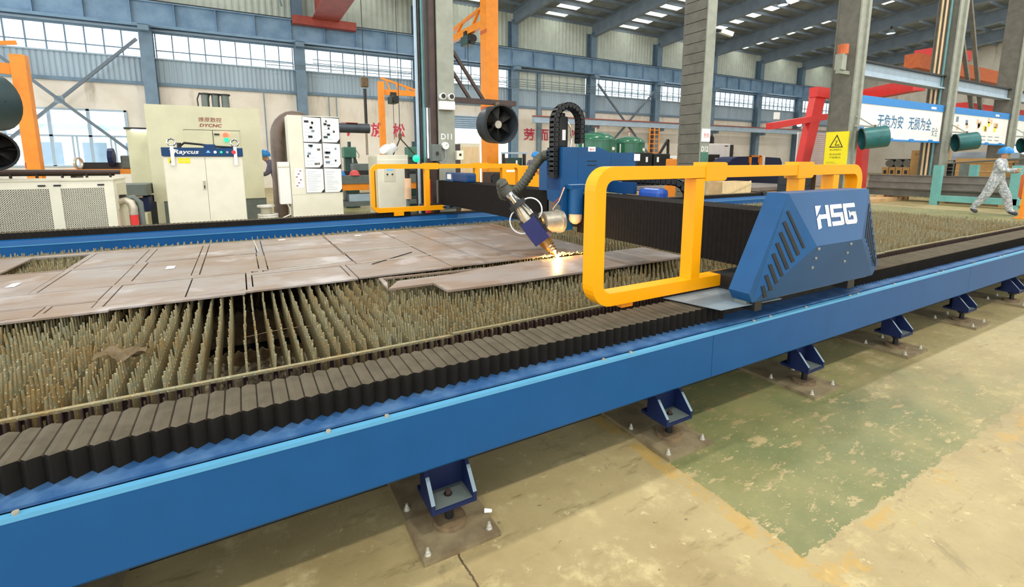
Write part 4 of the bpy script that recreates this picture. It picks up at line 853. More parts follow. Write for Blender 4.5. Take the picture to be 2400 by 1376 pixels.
for x in (-2.22, -2.07, -1.63): part('vent', 'black', t, (x-.035, x+.035, 8.19, 8.206, 1.085, 1.105))
part('side_panel', 'beige2', t, (-1.5, -1.49, 8.35, 8.95, .75, 1.1)); part('latch', 'dark_steel', t, (-1.49, -1.42, 8.4, 8.5, .88, .94))
t = T('pipe_elbow', 'grey metal pipe elbows with red valve beside the chiller', 'pipe', (-1.35, 8.35, 0))
MB().tube([(-1.5, 8.4, .84), (-1.42, 8.38, .86), (-1.36, 8.36, .83), (-1.34, 8.35, .76), (-1.34, 8.35, .66)], .05, 12).build('elbow', 'steel', t, True); MB().tube([(-1.5, 8.5, .86), (-1.34, 8.48, .89), (-1.28, 8.46, .82), (-1.27, 8.45, .4), (-1.27, 8.45, 0)], .045, 12).build('elbow', 'machine_gray', t, True)
MB().cyl((-1.34, 8.35, .67), (-1.34, 8.35, .42), .048, n=12).build('valve', 'red', t, True); MB().cyl((-1.34, 8.35, .42), (-1.34, 8.35, 0), .035, n=10).build('riser', 'steel', t); MB().tube([(-1.31, 8.3, .4), (-1.2, 8.28, .2), (-1.1, 8.3, .0)], .012, 6).build('red_hose', 'red', t)
# pipe rack over the chiller
t = T('pipe_rack', 'dark horizontal pipe on short stands above the chiller', 'pipe', (-2.5, 9.4, 0)); MB().cyl((-3.9, 9.4, 1.265), (-1.62, 9.4, 1.24), .035, n=8).build('pipe', 'brown', t); MB().cyl((-3.9, 9.46, 1.22), (-1.7, 9.46, 1.2), .02, n=6).build('pipe', 'dark_steel', t)
for i in range(8): x = -3.7+.28*i; part('stand', 'dark_steel', t, (x-.012, x+.012, 9.38, 9.42, 0, 1.24))
# ---- white laser source cabinet
t = T('laser_cabinet', 'white laser source cabinet with dark blue top band and eye bolts', 'cabinet', (-.45, 8.9, 0))
part('body', 'beige', t, (-.967, .06, 8.62, 9.3, .1, 1.48), b=.012); part('plinth', 'dark_steel', t, (-.9, 0, 8.66, 9.25, 0, .1)); bd = part('top_band', 'navy', t, (-.975, .07, 8.58, 9.32, 1.48, 1.605)); bd['label'] = 'dark blue band with controls'
bd.data.materials[0] = M['blue_dk']
for x0, x1 in ((-.955, -.445), (-.44, .05)): part('door', 'beige', t, (x0, x1, 8.60, 8.62, .13, 1.465))
part('door_handle', 'steel', t, (-.49, -.465, 8.58, 8.6, .98, 1.11)); part('handle_lock', 'dark_steel', t, (-.485, -.47, 8.575, 8.58, 1.0, 1.04))
text('Raycus', 'paper', bd, (-.83, 8.577, 1.515), .085, width=.32, shear=.25, bold=.02); MB().prism([(-.88, 1.58), (-.80, 1.58), (-.83, 1.54)], 'y', 8.575, 8.578).build('logo_mark', 'paper', bd)
for x, mt in ((-.30, 'white_glow'), (-.22, 'green_glow'), (-.14, 'trim_light')): MB().cyl((x, 8.57, 1.54), (x, 8.58, 1.54), .018, n=12).build('button', mt, bd)
MB().cyl((-.055, 8.56, 1.54), (-.055, 8.58, 1.54), .03, n=14).build('stop_button', 'red', bd); MB().prism([(-.42, 1.53), (-.36, 1.53), (-.39, 1.57)], 'y', 8.575, 8.58).build('laser_mark', 'blue_glow', bd)
for x0, x1, z0 in ((-.90, -.83, 1.375), (-.78, -.71, 1.415), (-.705, -.63, 1.415), (-.78, -.71, 1.375), (-.705, -.63, 1.375)): part('warning_label', 'sign_yellow', t, (x0, x1, 8.597, 8.6, z0, z0+(.075 if x0 < -.85 else .035)))
MB().prism([(-.885, 1.385), (-.845, 1.385), (-.865, 1.43)], 'y', 8.595, 8.598).build('label_mark', 'ink', t)
for x in (-.84, -.03):
    part('lifting_bar', 'white', t, (x-.025, x+.02, 8.565, 8.58, 1.34, 1.63)); e = MB(); pts = [(x+.05*math.cos(R(a)), 8.575, 1.68+.05*math.sin(R(a))) for a in range(0, 361, 24)]; e.tube(pts, .012, 8); e.build('eye_bolt', 'chrome', t, True)
MB().tube([(-.76, 8.8, 1.63), (-.7, 8.8, 1.68), (-.5, 8.8, 1.66), (-.3, 8.8, 1.63), (-.05, 8.8, 1.62)], .016, 8).build('cable', 'black', t); MB().cyl((-.77, 8.8, 1.6), (-.77, 8.8, 1.68), .03, n=8).build('cable_gland', 'dark_steel', t); part('cable_box', 'blue_dk', t, (-.45, -.3, 8.7, 8.9, 1.6, 1.66))
# ---- beige press with lettering
t = T('press_machine', 'big olive-beige press with red lettering and grey base', 'press', (-.5, 12.2, 0))
part('body', 'beige_green', t, (-1.5, .45, 11.5, 13.0, .62, 2.49)); part('base', 'machine_gray', t, (-1.35, .47, 11.52, 13.0, 0, .62)); dr_ = part('door', 'beige_green', t, (-.9, .06, 11.485, 11.5, 1.5, 2.02)); part('seam', 'dark_steel', dr_, (-.42, -.41, 11.48, 11.486, 1.5, 2.02), (-.91, .07, 11.488, 11.499, 2.02, 2.03)); part('handle', 'dark_steel', dr_, (-.39, -.3, 11.46, 11.485, 1.93, 1.96))
text('燎原数控', 'maroon', t, (-.64, 11.497, 2.195), .1, width=.40); text('DYCNC', 'maroon', t, (-.63, 11.497, 2.09), .085, width=.39, shear=.2, bold=.02)
MB().cyl((-.19, 11.44, 1.93), (-.19, 11.48, 1.93), .05, n=14).build('lamp', 'red_glow', t); MB().cyl((-.18, 11.44, 1.84), (-.18, 11.48, 1.84), .045, n=14).build('lamp', 'green_glow', t)
for x in (-.52, -.33, -.15):
    cy = MB().cyl((x, 12.2, 2.49), (x, 12.2, 2.8), .075, n=12).build('cylinder', 'machine_gray', t, True); MB().cyl((x, 12.2, 2.8), (x, 12.2, 2.83), .1, n=12).build('cylinder_cap', 'dark_steel', cy)
    MB().tube([(x-.09, 12.15, 2.83), (x-.14, 12.15, 2.7), (x-.13, 12.15, 2.49)], .014, 6).build('hose', 'black', cy)
t = T('press_bed', 'grey and navy machine bed between chiller and laser cabinet', 'machine', (-1.9, 11.3, 0))
part('table', 'machine_gray', t, (-2.6, -1.52, 10.9, 11.9, .78, .98)); part('slide', 'navy', t, (-2.6, -1.52, 11.0, 11.9, .48, .74)); part('base', 'black', t, (-2.5, -1.52, 11.1, 11.9, 0, .48)); part('yellow_block', 'yellow', t, (-2.0, -1.72, 10.7, 10.98, .54, .68)); part('side_box', 'beige_green', t, (-1.7, -1.52, 10.7, 11.1, 0, .47)); part('gauge_rail', 'steel', t, (-2.0, -1.6, 10.95, 11.0, .74, .77))
t = T('tool_locker', 'narrow olive locker standing left of the beige press', 'cabinet', (-1.75, 13.6, 0)); part('body', 'beige_green', t, (-2.1, -1.45, 13.3, 14.0, 0, 2.1)); part('lid', 'dark_steel', t, (-2.13, -1.42, 13.25, 14.02, 2.1, 2.14)); part('lamp_strip', 'white_glow', t, (-2.0, -1.5, 13.24, 13.28, 2.06, 2.1)); part('handle', 'dark_steel', t, (-1.62, -1.55, 13.28, 13.3, 1.5, 1.6)); part('grille', 'brown', t, (-1.72, -1.55, 13.285, 13.3, 1.7, 1.85))
t = T('pump_unit', 'dark pump unit with flywheel on an orange bench left of the press', 'pump', (-2.9, 15, 0)); part('bench', 'orange', t, (-3.6, -2.0, 14.8, 15.6, 1.1, 1.22)); part('bench_leg', 'dark_steel', t, (-3.5, -3.4, 14.9, 15.5, 0, 1.1)); part('bench_leg', 'dark_steel', t, (-2.2, -2.1, 14.9, 15.5, 0, 1.1)); part('motor', 'machine_gray', t, (-2.55, -2.15, 15, 15.3, 1.22, 1.55), b=.04); MB().cyl((-2.75, 14.95, 1.5), (-2.65, 14.95, 1.5), .22, n=16).build('flywheel', 'navy', t); part('pump_body', 'black', t, (-3.3, -2.6, 15, 15.4, 1.22, 1.38)); MB().ring((-3.35, 14.9, 1.36), (-3.3, 14.88, 1.36), .14, .11, 16).build('hose_coil', 'steel', t)
# ---- jib cranes
def jib(x, y, h, w, lab, arm, ang, mt='orange', hz=None):
    t = T('jib_crane', lab, 'crane', (x, y, 0)); part('post', mt, t, (x-w/2, x+w/2, y-w/2, y+w/2, 0, h)); part('base_flange', mt, t, (x-w, x+w, y-w, y+w, 0, .04))
    d = Vector((math.cos(R(ang)), math.sin(R(ang)), 0)); z = hz or h-.5; p = Vector((x, y, z)); e = p+d*arm
    MB().beam(p, e, w*.35, .22).build('boom', mt, t); q = p+Vector((0, 0, .55)); MB().beam(q, e+Vector((0, 0, .1)), w*.25, .08).build('top_chord', mt, t)
    for k in range(1, 4): f = k/4; a = p+d*(arm*f); MB().beam(a, q+(e+Vector((0, 0, .1))-q)*(f-.12), w*.2, .06).build('lattice_bar', mt, t)
    for zz in (h*.35, h*.62): part('collar', 'orange_dk', t, (x-w/2-.004, x-w/2+.02, y-w/2-.004, y+w/2, zz, zz+.12))
    k = p+d*(arm*.3)-Vector((0, 0, .3)); ho = T('chain_hoist', 'dark electric hoist hanging on the '+lab.split(',')[0], 'hoist', k)
    MB().bbox(k.x-.16, k.x+.16, k.y-.28, k.y+.28, k.z-.15, k.z+.15, b=.04).build('hoist_body', 'green_dk', ho); MB().cyl((k.x, k.y-.45, k.z), (k.x, k.y-.28, k.z), .13, n=12).build('motor', 'black', ho); MB().cyl((k.x, k.y, k.z-.15), (k.x, k.y, k.z-1.6), .012, n=5).build('chain', 'dark_steel', ho); part('trolley', 'dark_steel', ho, (k.x-.12, k.x+.12, k.y-.1, k.y+.1, k.z+.15, k.z+.3))
    return t
jib(-3.85, 14, 3.6, .24, 'orange jib crane post at the left edge, in front of the low window', 2.2, 200, hz=3.3); jib(7.2, 14, 8.6, .42, 'tall orange jib crane mast behind the round fan', 5.0, 92, hz=5.75); jib(5.3, 20, 4.6, .22, 'slim far orange jib crane, near the red wall characters', 1.6, -5, 'orange', hz=4.2)
t = T('hanging_hook', 'rusty crane hook on a cable in front of the back wall', 'hook', (3.7, 16, 1.6)); MB().cyl((3.72, 16, 4.0), (3.72, 16, 12.2), .012, n=5).build('cable', 'dark_steel', t); part('hook_block', 'rust', t, (3.6, 3.84, 15.92, 16.08, 3.75, 4.05), b=.04); MB().cyl((3.72, 16, 3.7), (3.72, 16, 2.55), .05, n=8).build('tube', 'dark_steel', t); MB().tube([(3.69, 16, 2.55), (3.69, 16, 1.6)], .014, 6).build('chain', 'rust', t); MB().tube([(3.73, 16, 2.55), (3.73, 16, 1.6)], .014, 6).build('chain', 'rust', t)
# ---- round industrial fans
def fan(c, d, lab, r=.335, L=.36, mt='fan_gray', arm=None):
    c = Vector(c); d = Vector(d).normalized(); t = T('drum_fan', lab, 'fan', c, 'round drum fans on the columns')
    MB().ring(c-d*(L/2), c+d*(L/2), r, r-.012, 28).build('drum', mt, t, True); MB().ring(c+d*(L/2-.02), c+d*(L/2+.004), r+.012, r-.008, 28).build('rim', 'dark_steel', t, True)
    MB().cyl(c-d*(L/2+.01), c-d*(L/2-.01), r-.005, n=28).build('back_guard', 'black', t); hub = MB().cyl(c-d*.06, c+d*.05, .07, n=14).build('hub', 'steel', t, True); MB().cyl(c-d*.2, c-d*.06, .09, n=14).build('motor', 'black', hub, True)
    u = d.cross(Vector((0, 0, 1))).normalized(); v = u.cross(d)
    for k in range(6):
        a = R(60*k+15); e = u*math.cos(a)+v*math.sin(a); f = -u*math.sin(a)+v*math.cos(a); m = MB(); p = [c+e*.06-f*.03-d*.03, c+e*.06+f*.03+d*.03, c+e*(r-.04)+f*.10+d*.04, c+e*(r-.04)-f*.05-d*.05]; m.add(p+[q+d*.006 for q in p], [(0,1,2,3),(7,6,5,4),(0,4,5,1),(1,5,6,2),(2,6,7,3),(3,7,4,0)]); m.build('blade', 'dark_steel', t)
    MB().beam(c-d*.1-u*r, c-d*.1+u*r, .02, .02).build('motor_stay', 'dark_steel', t)
    if arm: MB().beam(c+Vector((0, 0, r)), arm, .04, .05).build('bracket_arm', 'column_gray', t); MB().beam(c+Vector((0, 0, r)), Vector(arm)+Vector((0, 0, .3)), .03, .03).build('bracket_stay', 'column_gray', t)
    MB().beam(c+Vector((0, 0, r)), c+Vector((0, 0, r+.06)), .06, .06).build('clamp', 'rust', t)
    return t
fan((4.16, 7.8, 2.055), (.05, -1, -.04), 'round dark drum fan beside the D11 column', .335); fan((-2.62, 7.8, 2.07), (-.55, -.82, -.12), 'round drum fan cut by the left picture edge', .335, .55, 'fan_dark'); fan((-2.75, 8.6, 1.55), (.3, -1, -.1), 'smaller dark drum fan low at the left edge', .24)
for x, nm, mt in ((16.75, 'teal drum fan in front of the large blue slogan', 'fan_teal'), (23.5, 'teal drum fan in front of the small pictures', 'fan_teal'), (30.4, 'teal drum fan at the right picture edge', 'fan_teal')): fan((x, 7.35, 2.08), (-.62, .72, -.12), nm, .315, .62, mt, (x-.3, 7.76, 2.45))
t = T('fan_bracket', 'brown steel bracket arm with diagonal stays carrying the fan', 'bracket', (3.9, 7.9, 2.4)); part('arm', 'brown', t, (3.33, 4.6, 7.86, 7.94, 2.41, 2.5)); MB().beam((3.33, 7.9, 2.95), (3.68, 7.9, 2.47), .05, .05).build('stay', 'brown', t); MB().beam((3.33, 7.9, 3.3), (3.95, 7.9, 2.47), .05, .05).build('stay', 'brown', t); MB().cyl((4.16, 7.85, 2.37), (4.16, 7.85, 2.42), .03, n=8).build('hanger', 'dark_steel', t)
# ---- ducts and the poster cabinet
t = T('fume_duct', 'thick brown fume duct bending over behind the poster cabinet', 'duct', (.6, 9.4, 0)); P_ = [(.61, 9.5, 0), (.62, 9.5, .6), (.63, 9.5, 1.2), (.64, 9.5, 1.8)]+[(.64+.3-.3*math.cos(R(a)), 9.5, 1.84+.34*math.sin(R(a))) for a in range(10, 131, 15)]; MB().tube(P_, .12, 16).build('duct', 'duct', t, True); MB().ring((1.12, 9.5, 2.1), (1.18, 9.5, 2.02), .135, .1, 16).build('duct_flange', 'dark_steel', t)
t = tag(B(.78, .90, 9.68, 9.85, 0, 2.1).build('dark_post', 'dark_steel'), 'dark slab post between brown duct and poster cabinet', 'post')
t = T('filter_box', 'slim white wall box on the side of the poster cabinet', 'box', (.68, 8.9, .7)); part('body', 'white', t, (.57, .75, 8.85, 9.1, .68, 1.39), b=.008); part('cover_seam', 'beige2', t, (.575, .745, 8.845, 8.85, 1.3, 1.32)); MB().tube([(.68, 8.9, .68), (.72, 8.9, .6), (.72, 8.9, .5), (.6, 8.88, .45)], .012, 6).build('hose', 'white', t)
t = T('poster_cabinet', 'tall cream cabinet covered with six instruction sheets', 'cabinet', (1.17, 9.05, 0))
part('body', 'beige', t, (.755, 1.58, 8.8, 9.3, 0, 2.16), b=.008); part('seam', 'beige2', t, (.757, 1.578, 8.797, 8.8, .84, .846)); random.seed(11)
for r_ in range(3):
    for c_ in range(2):
        x0 = .985+c_*.302; x1 = x0+.285; z1 = 2.14-r_*.43; z0 = z1-.415; bk = part('sheet_backing', 'ink', t, (x0-.004, x1+.008, 8.794, 8.8, z0-.006, z1+.006)); MB().prism([(x0, z0), (x1-.05, z0), (x1, z0+.06), (x1, z1-.012), (x0, z1)], 'y', 8.789, 8.794).build('sheet', 'paper', bk)
        if r_ < 2:
            for k in range(7): a = x0+.02+random.random()*.19; b = z0+.04+random.random()*.32; w_ = random.choice((.03, .05, .07)); part('photo', random.choice(['ink', 'steel_gray', 'green_dk', 'column_dark']), bk, (a, a+w_, 8.786, 8.789, b, b+.035))
            for k in range(6): b = z0+.05+k*.055; part('text_line', 'trim_light', bk, (x0+.03, x0+.1+random.random()*.12, 8.7875, 8.789, b, b+.005))
        else:
            for k in range(12): b = z0+.04+k*.029; part('text_line', 'trim_light', bk, (x0+.03, x0+.12+random.random()*.13, 8.7875, 8.789, b, b+.005))
part('side_notice', 'paper', t, (.82, .95, 8.797, 8.8, .95, 1.28)); 
for k in range(6): part('notice_line', 'maroon', t, (.83+.03*(k % 3), .86+.03*(k % 3), 8.795, 8.797, .98+.05*k, .995+.05*k))
t = T('horizontal_duct', 'grey horizontal duct stub right of the poster cabinet', 'duct', (2.0, 10.5, 2.1)); MB().cyl((1.55, 10.5, 2.09), (2.5, 10.5, 2.09), .1, n=16).build('pipe', 'fan_gray', t, True); part('strap', 'crane_red', t, (2.02, 2.25, 10.42, 10.58, 2.185, 2.2)); part('support', 'dark_steel', t, (1.6, 1.66, 10.45, 10.55, 0, 2.0))
t = T('cable_drum', 'white cable reel standing behind the far rail', 'cable reel', (.35, 9.2, 0)); MB().cyl((.36, 9.2, .62), (.36, 9.2, .65), .14, n=20).build('flange', 'white', t); MB().cyl((.36, 9.2, .0), (.36, 9.2, .62), .085, n=16).build('core', 'beige2', t); 
for i in range(3): MB().tube([(.38+.15*math.cos(R(a)), 9.15+.15*math.sin(R(a)), .42+.035*i) for a in range(0, 361, 24)], .017, 6).build('hose_coil', 'white', t)
# ---- stabiliser cabinet
t = T('stabiliser_cabinet', 'cream voltage cabinet with blue display inside the far guard frame', 'cabinet', (2.4, 8.75, 0))
part('body', 'beige', t, (2.12, 2.67, 8.42, 9.1, 0, 1.51), b=.006); part('side', 'beige2', t, (2.115, 2.12, 8.44, 9.08, .05, 1.48)); part('door', 'beige', t, (2.13, 2.66, 8.405, 8.42, .06, 1.42)); cp = part('control_panel', 'beige2', t, (2.225, 2.43, 8.40, 8.405, 1.04, 1.33)); part('display', 'blue_glow', cp, (2.27, 2.38, 8.395, 8.40, 1.235, 1.28))
for x in (2.28, 2.37): MB().cyl((x, 8.385, 1.17), (x, 8.40, 1.17), .015, n=10).build('knob', 'dark_steel', cp)
part('door_lock', 'black', t, (2.585, 2.605, 8.395, 8.405, .79, .92))
m = MB(); bm = bmesh.new(); bmesh.ops.create_icosphere(bm, subdivisions=3, radius=1)
for v in bm.verts: v.co = Vector((2.42+v.co.x*.17+.05*v.co.z, 8.75+v.co.y*.1, 1.615+v.co.z*.09*(1+.3*math.sin(7*v.co.x+3*v.co.y))))
m.add([v.co for v in bm.verts], [[v.index for v in f.verts] for f in bm.faces]); bm.free(); tag(m.build('plastic_bag', 'cloud_plastic', None, True), 'crumpled white plastic bag on top of the voltage cabinet', 'bag')
t = T('lifting_sling', 'dark two-legged lifting sling hanging beside the far jib crane', 'sling', (3.95, 13, 1.5)); MB().cyl((3.92, 13, 2.1), (3.92, 13, 12.2), .01, n=5).build('cable', 'dark_steel', t); part('ring', 'rust', t, (3.88, 3.96, 12.97, 13.03, 2.0, 2.15)); MB().cyl((3.92, 13, 2.02), (3.68, 13, 1.5), .018, n=6).build('leg', 'brown', t); MB().cyl((3.92, 13, 2.02), (4.45, 13, 1.45), .018, n=6).build('leg', 'brown', t)
t = T('signal_lamp', 'glowing green signal lamp on a thin stand by the far guard', 'lamp', (2.6, 7.75, 0)); MB().cyl((2.6, 7.75, 0), (2.6, 7.75, 1.40), .015, n=8).build('stand', 'dark_steel', t); m = MB(); bm = bmesh.new(); bmesh.ops.create_uvsphere(bm, u_segments=16, v_segments=10, radius=.06); m.add([v.co+Vector((2.6, 7.75, 1.445)) for v in bm.verts], [[v.index for v in f.verts] for f in bm.faces]); bm.free(); m.build('globe', 'green_glow', t, True)
t = T('air_filter', 'cloudy filter bowl on the air line by the D11 column', 'filter', (2.55, 7.95, .5)); MB().cyl((2.42, 7.7, .78), (2.42, 7.7, 1.12), .06, n=14).build('bowl', 'orange_skin', t, True); MB().cyl((2.42, 7.7, 1.12), (2.42, 7.7, 1.28), .04, n=10).build('valve_head', 'dark_steel', t); MB().cyl((2.42, 7.7, 0), (2.42, 7.7, .78), .03, n=8).build('drain_pipe', 'machine_gray', t)
t = T('fire_extinguisher', 'slim red cylinder standing against the D11 column', 'extinguisher', (2.75, 7.72, 0)); MB().cyl((2.78, 7.72, 0), (2.78, 7.72, 1.1), .05, n=14).build('bottle', 'red', t, True); MB().cyl((2.78, 7.72, 1.1), (2.78, 7.72, 1.18), .02, n=8).build('valve', 'dark_steel', t)
# ---- work bench, drills, hats
t = T('work_bench', 'grey steel bench with broad orange apron behind the poster cabinet', 'bench', (2.7, 12.2, 0)); part('top', 'machine_gray', t, (1.7, 5.4, 11.9, 13.0, .86, 1.06)); part('apron', 'orange', t, (1.7, 5.4, 11.93, 12.0, .70, .86)); part('leg', 'dark_steel', t, (1.8, 1.95, 12, 12.9, 0, .7)); part('leg', 'dark_steel', t, (3.3, 3.45, 12, 12.9, 0, .7)); part('leg', 'dark_steel', t, (5.2, 5.35, 12, 12.9, 0, .7)); part('shelf', 'machine_gray', t, (1.7, 5.3, 12.0, 12.9, .3, .42))
tag(part('metal_box', 'trim_light', None, (2.3, 3.1, 12.0, 12.5, .42, .60), b=.01), 'pale metal box on the shelf of the grey bench', 'box'); tag(MB().cyl((1.9, 11.8, .07), (3.6, 11.8, .07), .07, n=10).build('pipe_bar', 'rust', None, True), 'rusty pipe lying in front of the grey bench', 'pipe')
t = T('lathe', 'dark lathe lying on the grey bench', 'lathe', (2.9, 12.5, 1.06)); part('bed', 'dark_steel', t, (2.2, 5.0, 12.3, 12.7, 1.06, 1.16)); part('headstock', 'machine_gray', t, (2.5, 2.9, 12.3, 12.7, 1.16, 1.34), b=.02); part('carriage', 'dark_steel', t, (3.3, 3.6, 12.25, 12.7, 1.16, 1.26)); MB().cyl((2.9, 12.5, 1.26), (3.05, 12.5, 1.26), .07, n=12).build('chuck', 'black', t)
def drill(x, y, s, lab):
    t = T('drill_press', lab, 'drill press', (x, y, 0)); part('pedestal', 'green_dk', t, (x-.2*s, x+.2*s, y-.2, y+.2, 0, 1.05)); MB().prism([(x-.16*s, 1.05), (x+.3*s, 1.05), (x+.14*s, 1.55), (x-.16*s, 1.55)], 'y', y-.12, y+.12).build('column', 'green_dk', t); part('head', 'green_mach', t, (x-.2*s, x+.16*s, y-.2, y+.2, 1.5, 1.82), b=.03); MB().cyl((x, y, 1.82), (x, y, 1.98), .05, n=10).build('motor', 'green_dk', t); MB().tube([(x+.16*s, y-.1, 1.75), (x+.26*s, y-.1, 1.6), (x+.24*s, y-.1, 1.5)], .015, 6).build('lever', 'steel', t); MB().cyl((x+.05, y-.15, 1.5), (x+.05, y-.15, 1.35), .03, n=8).build('spindle', 'steel', t)
drill(2.95, 15, 1, 'green drill press right of the poster cabinet'); drill(4.62, 14, 1.1, 'green drill press behind the voltage cabinet')
def hat(x, y, z, mt, lab):
    t = T('hard_hat', lab, 'helmet', (x, y, z)); m = MB(); bm = bmesh.new(); bmesh.ops.create_uvsphere(bm, u_segments=14, v_segments=8, radius=.12); bmesh.ops.bisect_plane(bm, geom=bm.verts[:]+bm.edges[:]+bm.faces[:], plane_co=(0, 0, 0), plane_no=(0, 0, 1), clear_inner=True); bm.verts.index_update(); m.add([v.co+Vector((x, y, z+.012)) for v in bm.verts], [[v.index for v in f.verts] for f in bm.faces]); bm.free(); m.build('shell', mt, t, True); MB().cyl((x, y, z), (x, y, z+.014), .145, .135, 16).build('brim', mt, t)
hat(2.12, 12.02, 1.061, 'helmet_blue', 'blue hard hat on the bench beside the poster cabinet'); hat(2.45, 11.98, 1.061, 'helmet_red', 'red hard hat on the bench beside the poster cabinet')
# ---- beige cabinet, yellow machine, trolley
t = T('steel_locker', 'cream steel locker behind the far end of the beam', 'cabinet', (4.8, 10.8, 0)); part('body', 'beige2', t, (4.62, 5.13, 10.5, 11.2, 0, 1.82)); part('side', 'brown', t, (4.615, 4.62, 10.52, 11.2, .05, 1.8)); part('door', 'wood_light', t, (4.66, 5.09, 10.485, 10.5, .1, 1.74)); part('handle', 'steel', t, (4.69, 4.71, 10.47, 10.485, .9, 1.05))
t = T('yellow_machine', 'bright yellow machine housing behind the ribbed hose', 'machine', (5.7, 9.9, 0)); part('housing', 'yellow', t, (5.25, 6.5, 9.5, 10.3, .2, 1.29), b=.02); part('foot', 'dark_steel', t, (5.3, 6.45, 9.55, 10.25, 0, .2)); part('name_plate', 'paper', t, (5.3, 5.52, 9.495, 9.5, 1.15, 1.2)); text('空辊', 'maroon', t, (6.0, 9.497, 1.09), .1, width=.22); part('drive_box', 'brown', t, (4.95, 5.22, 9.6, 10.0, 0, 1.15))
MB().cyl((5.08, 9.56, 1.0), (5.08, 9.6, 1.0), .12, n=14).build('pulley', 'black', t)
t = T('pallet_truck', 'black and pale blue lift truck mast near the doorway', 'lift truck', (7.5, 13, 0)); 
for x in (7.15, 7.9): part('mast_rail', 'dark_steel', t, (x-.04, x+.04, 12.96, 13.04, 0, 1.66))
part('mast_head', 'trim_light', t, (7.08, 7.98, 12.95, 13.05, 1.62, 1.67)); part('battery_box', 'green_dk', t, (7.4, 7.85, 13.05, 13.4, .3, 1.5)); part('fork', 'dark_steel', t, (7.2, 7.85, 12.3, 12.95, .05, .1)); part('sign', 'paper', t, (7.62, 7.68, 13.04, 13.05, 1.3, 1.42))
# ---- green air tanks
def tank(x, y, r, h, lab):
    t = T('air_tank', lab, 'tank', (x, y, 0)); prof = [(r, .25), (r, h-.45*r)]+[(r*math.cos(R(a)), h-.45*r+.45*r*math.sin(R(a))) for a in range(10, 90, 10)]+[(.02, h)]; n = 28; m = MB(); vs = [(x+q*math.cos(2*math.pi*k/n), y+q*math.sin(2*math.pi*k/n), z) for q, z in prof for k in range(n)]
    m.add(vs, [(i*n+k, i*n+(k+1) % n, (i+1)*n+(k+1) % n, (i+1)*n+k) for i in range(len(prof)-1) for k in range(n)]); m.build('shell', 'green_tank', t, 60)
    MB().ring((x, y, h-.47*r), (x, y, h-.45*r), r+.015, r-.02, 28).build('weld_band', 'green_mach', t)
    for a in (40, 160, 280): part('leg', 'green_dk', t, (x+.8*r*math.cos(R(a))-.06, x+.8*r*math.cos(R(a))+.06, y+.8*r*math.sin(R(a))-.06, y+.8*r*math.sin(R(a))+.06, 0, .3))
    MB().cyl((x, y, h), (x, y, h+.22), .05, n=8).build('valve', 'steel', t); part('valve_handle', 'crane_red', t, (x-.1, x+.12, y-.03, y+.03, h+.22, h+.27)); g_ = (x+.35*r, y-.93*r, h-.85*r); MB().cyl(g_, (g_[0], g_[1]-.05, g_[2]), .09, n=14).build('gauge', 'white', t); MB().cyl((x-r-.03, y-.3, h-.5*r), (x-r-.03, y-.3, 0), .035, n=8).build('sight_pipe', 'white', t)
tank(16.55, 20, 1.03, 2.9, 'large green air tank left of the wall brace'); tank(18.9, 20, .86, 2.73, 'smaller green air tank right of the large one')
t = T('caged_ladder', 'orange caged ladder by the back wall right of the tanks', 'ladder', (22.9, 22, 0))
for x in (22.5, 22.9, 23.3): part('rail', 'orange', t, (x-.025, x+.025, 21.97, 22.03, 0, 3.45))
for i in range(12): part('rung', 'orange', t, (22.5, 23.3, 21.98, 22.02, .28*i+.2, .28*i+.24))
part('ladder_back', 'brown', t, (22.6, 22.85, 22.1, 22.14, 1.2, 3.4))
# ---- machines between D12 and the red crane
t = T('hydraulic_unit', 'pair of black hydraulic boxes right of the carriage', 'machine', (14.4, 14, 0)); part('tank', 'black', t, (13.5, 14.3, 13.8, 14.6, 0, 1.72), b=.03); part('tank', 'black', t, (14.4, 15.3, 13.8, 14.6, 0, 1.68), b=.03); part('label', 'paper', t, (13.95, 14.05, 13.78, 13.8, 1.35, 1.55)); part('label', 'paper', t, (14.55, 14.65, 13.78, 13.8, 1.35, 1.55)); MB().beam((14.9, 14, 1.68), (15.35, 14, 2.25), .08, .08).build('strut', 'dark_steel', t); MB().beam((15.35, 14, 2.25), (15.4, 14, 1.3), .08, .08).build('strut', 'dark_steel', t)
t = T('white_box_machine', 'small white machine box left of the D12 column', 'machine', (15.9, 14.4, 0)); part('body', 'white', t, (15.5, 16.4, 14.1, 14.8, 0, 1.6), b=.03); part('panel', 'dark_steel', t, (15.52, 15.75, 14.08, 14.1, 1.2, 1.5)); MB().cyl((16.4, 14.3, 1.35), (16.55, 14.3, 1.35), .07, n=10).build('knob', 'steel', t)
t = T('cnc_mill', 'white CNC machine with dark window right of the D12 column', 'machine', (23.7, 18.3, 0)); part('body', 'white', t, (22.4, 24.8, 18.0, 19.6, 0, 2.35), b=.03); part('window', 'dark_steel', t, (22.7, 23.9, 17.98, 18.0, .9, 1.75)); part('side_cover', 'dark_steel', t, (24.8, 25.1, 18.0, 19.0, 1.4, 2.3)); MB().tube([(23.6, 18.6, 2.35), (23.62, 18.6, 2.7), (23.8, 18.6, 2.82), (23.95, 18.6, 2.7), (23.96, 18.6, 2.35)], .12, 10).build('exhaust_bend', 'black', t, True); part('badge', 'ink', t, (24.3, 24.6, 17.985, 18.0, 2.2, 2.25)); MB().beam((25.1, 18.3, 1.9), (25.6, 18.3, 1.85), .05, .05).build('arm', 'steel', t)
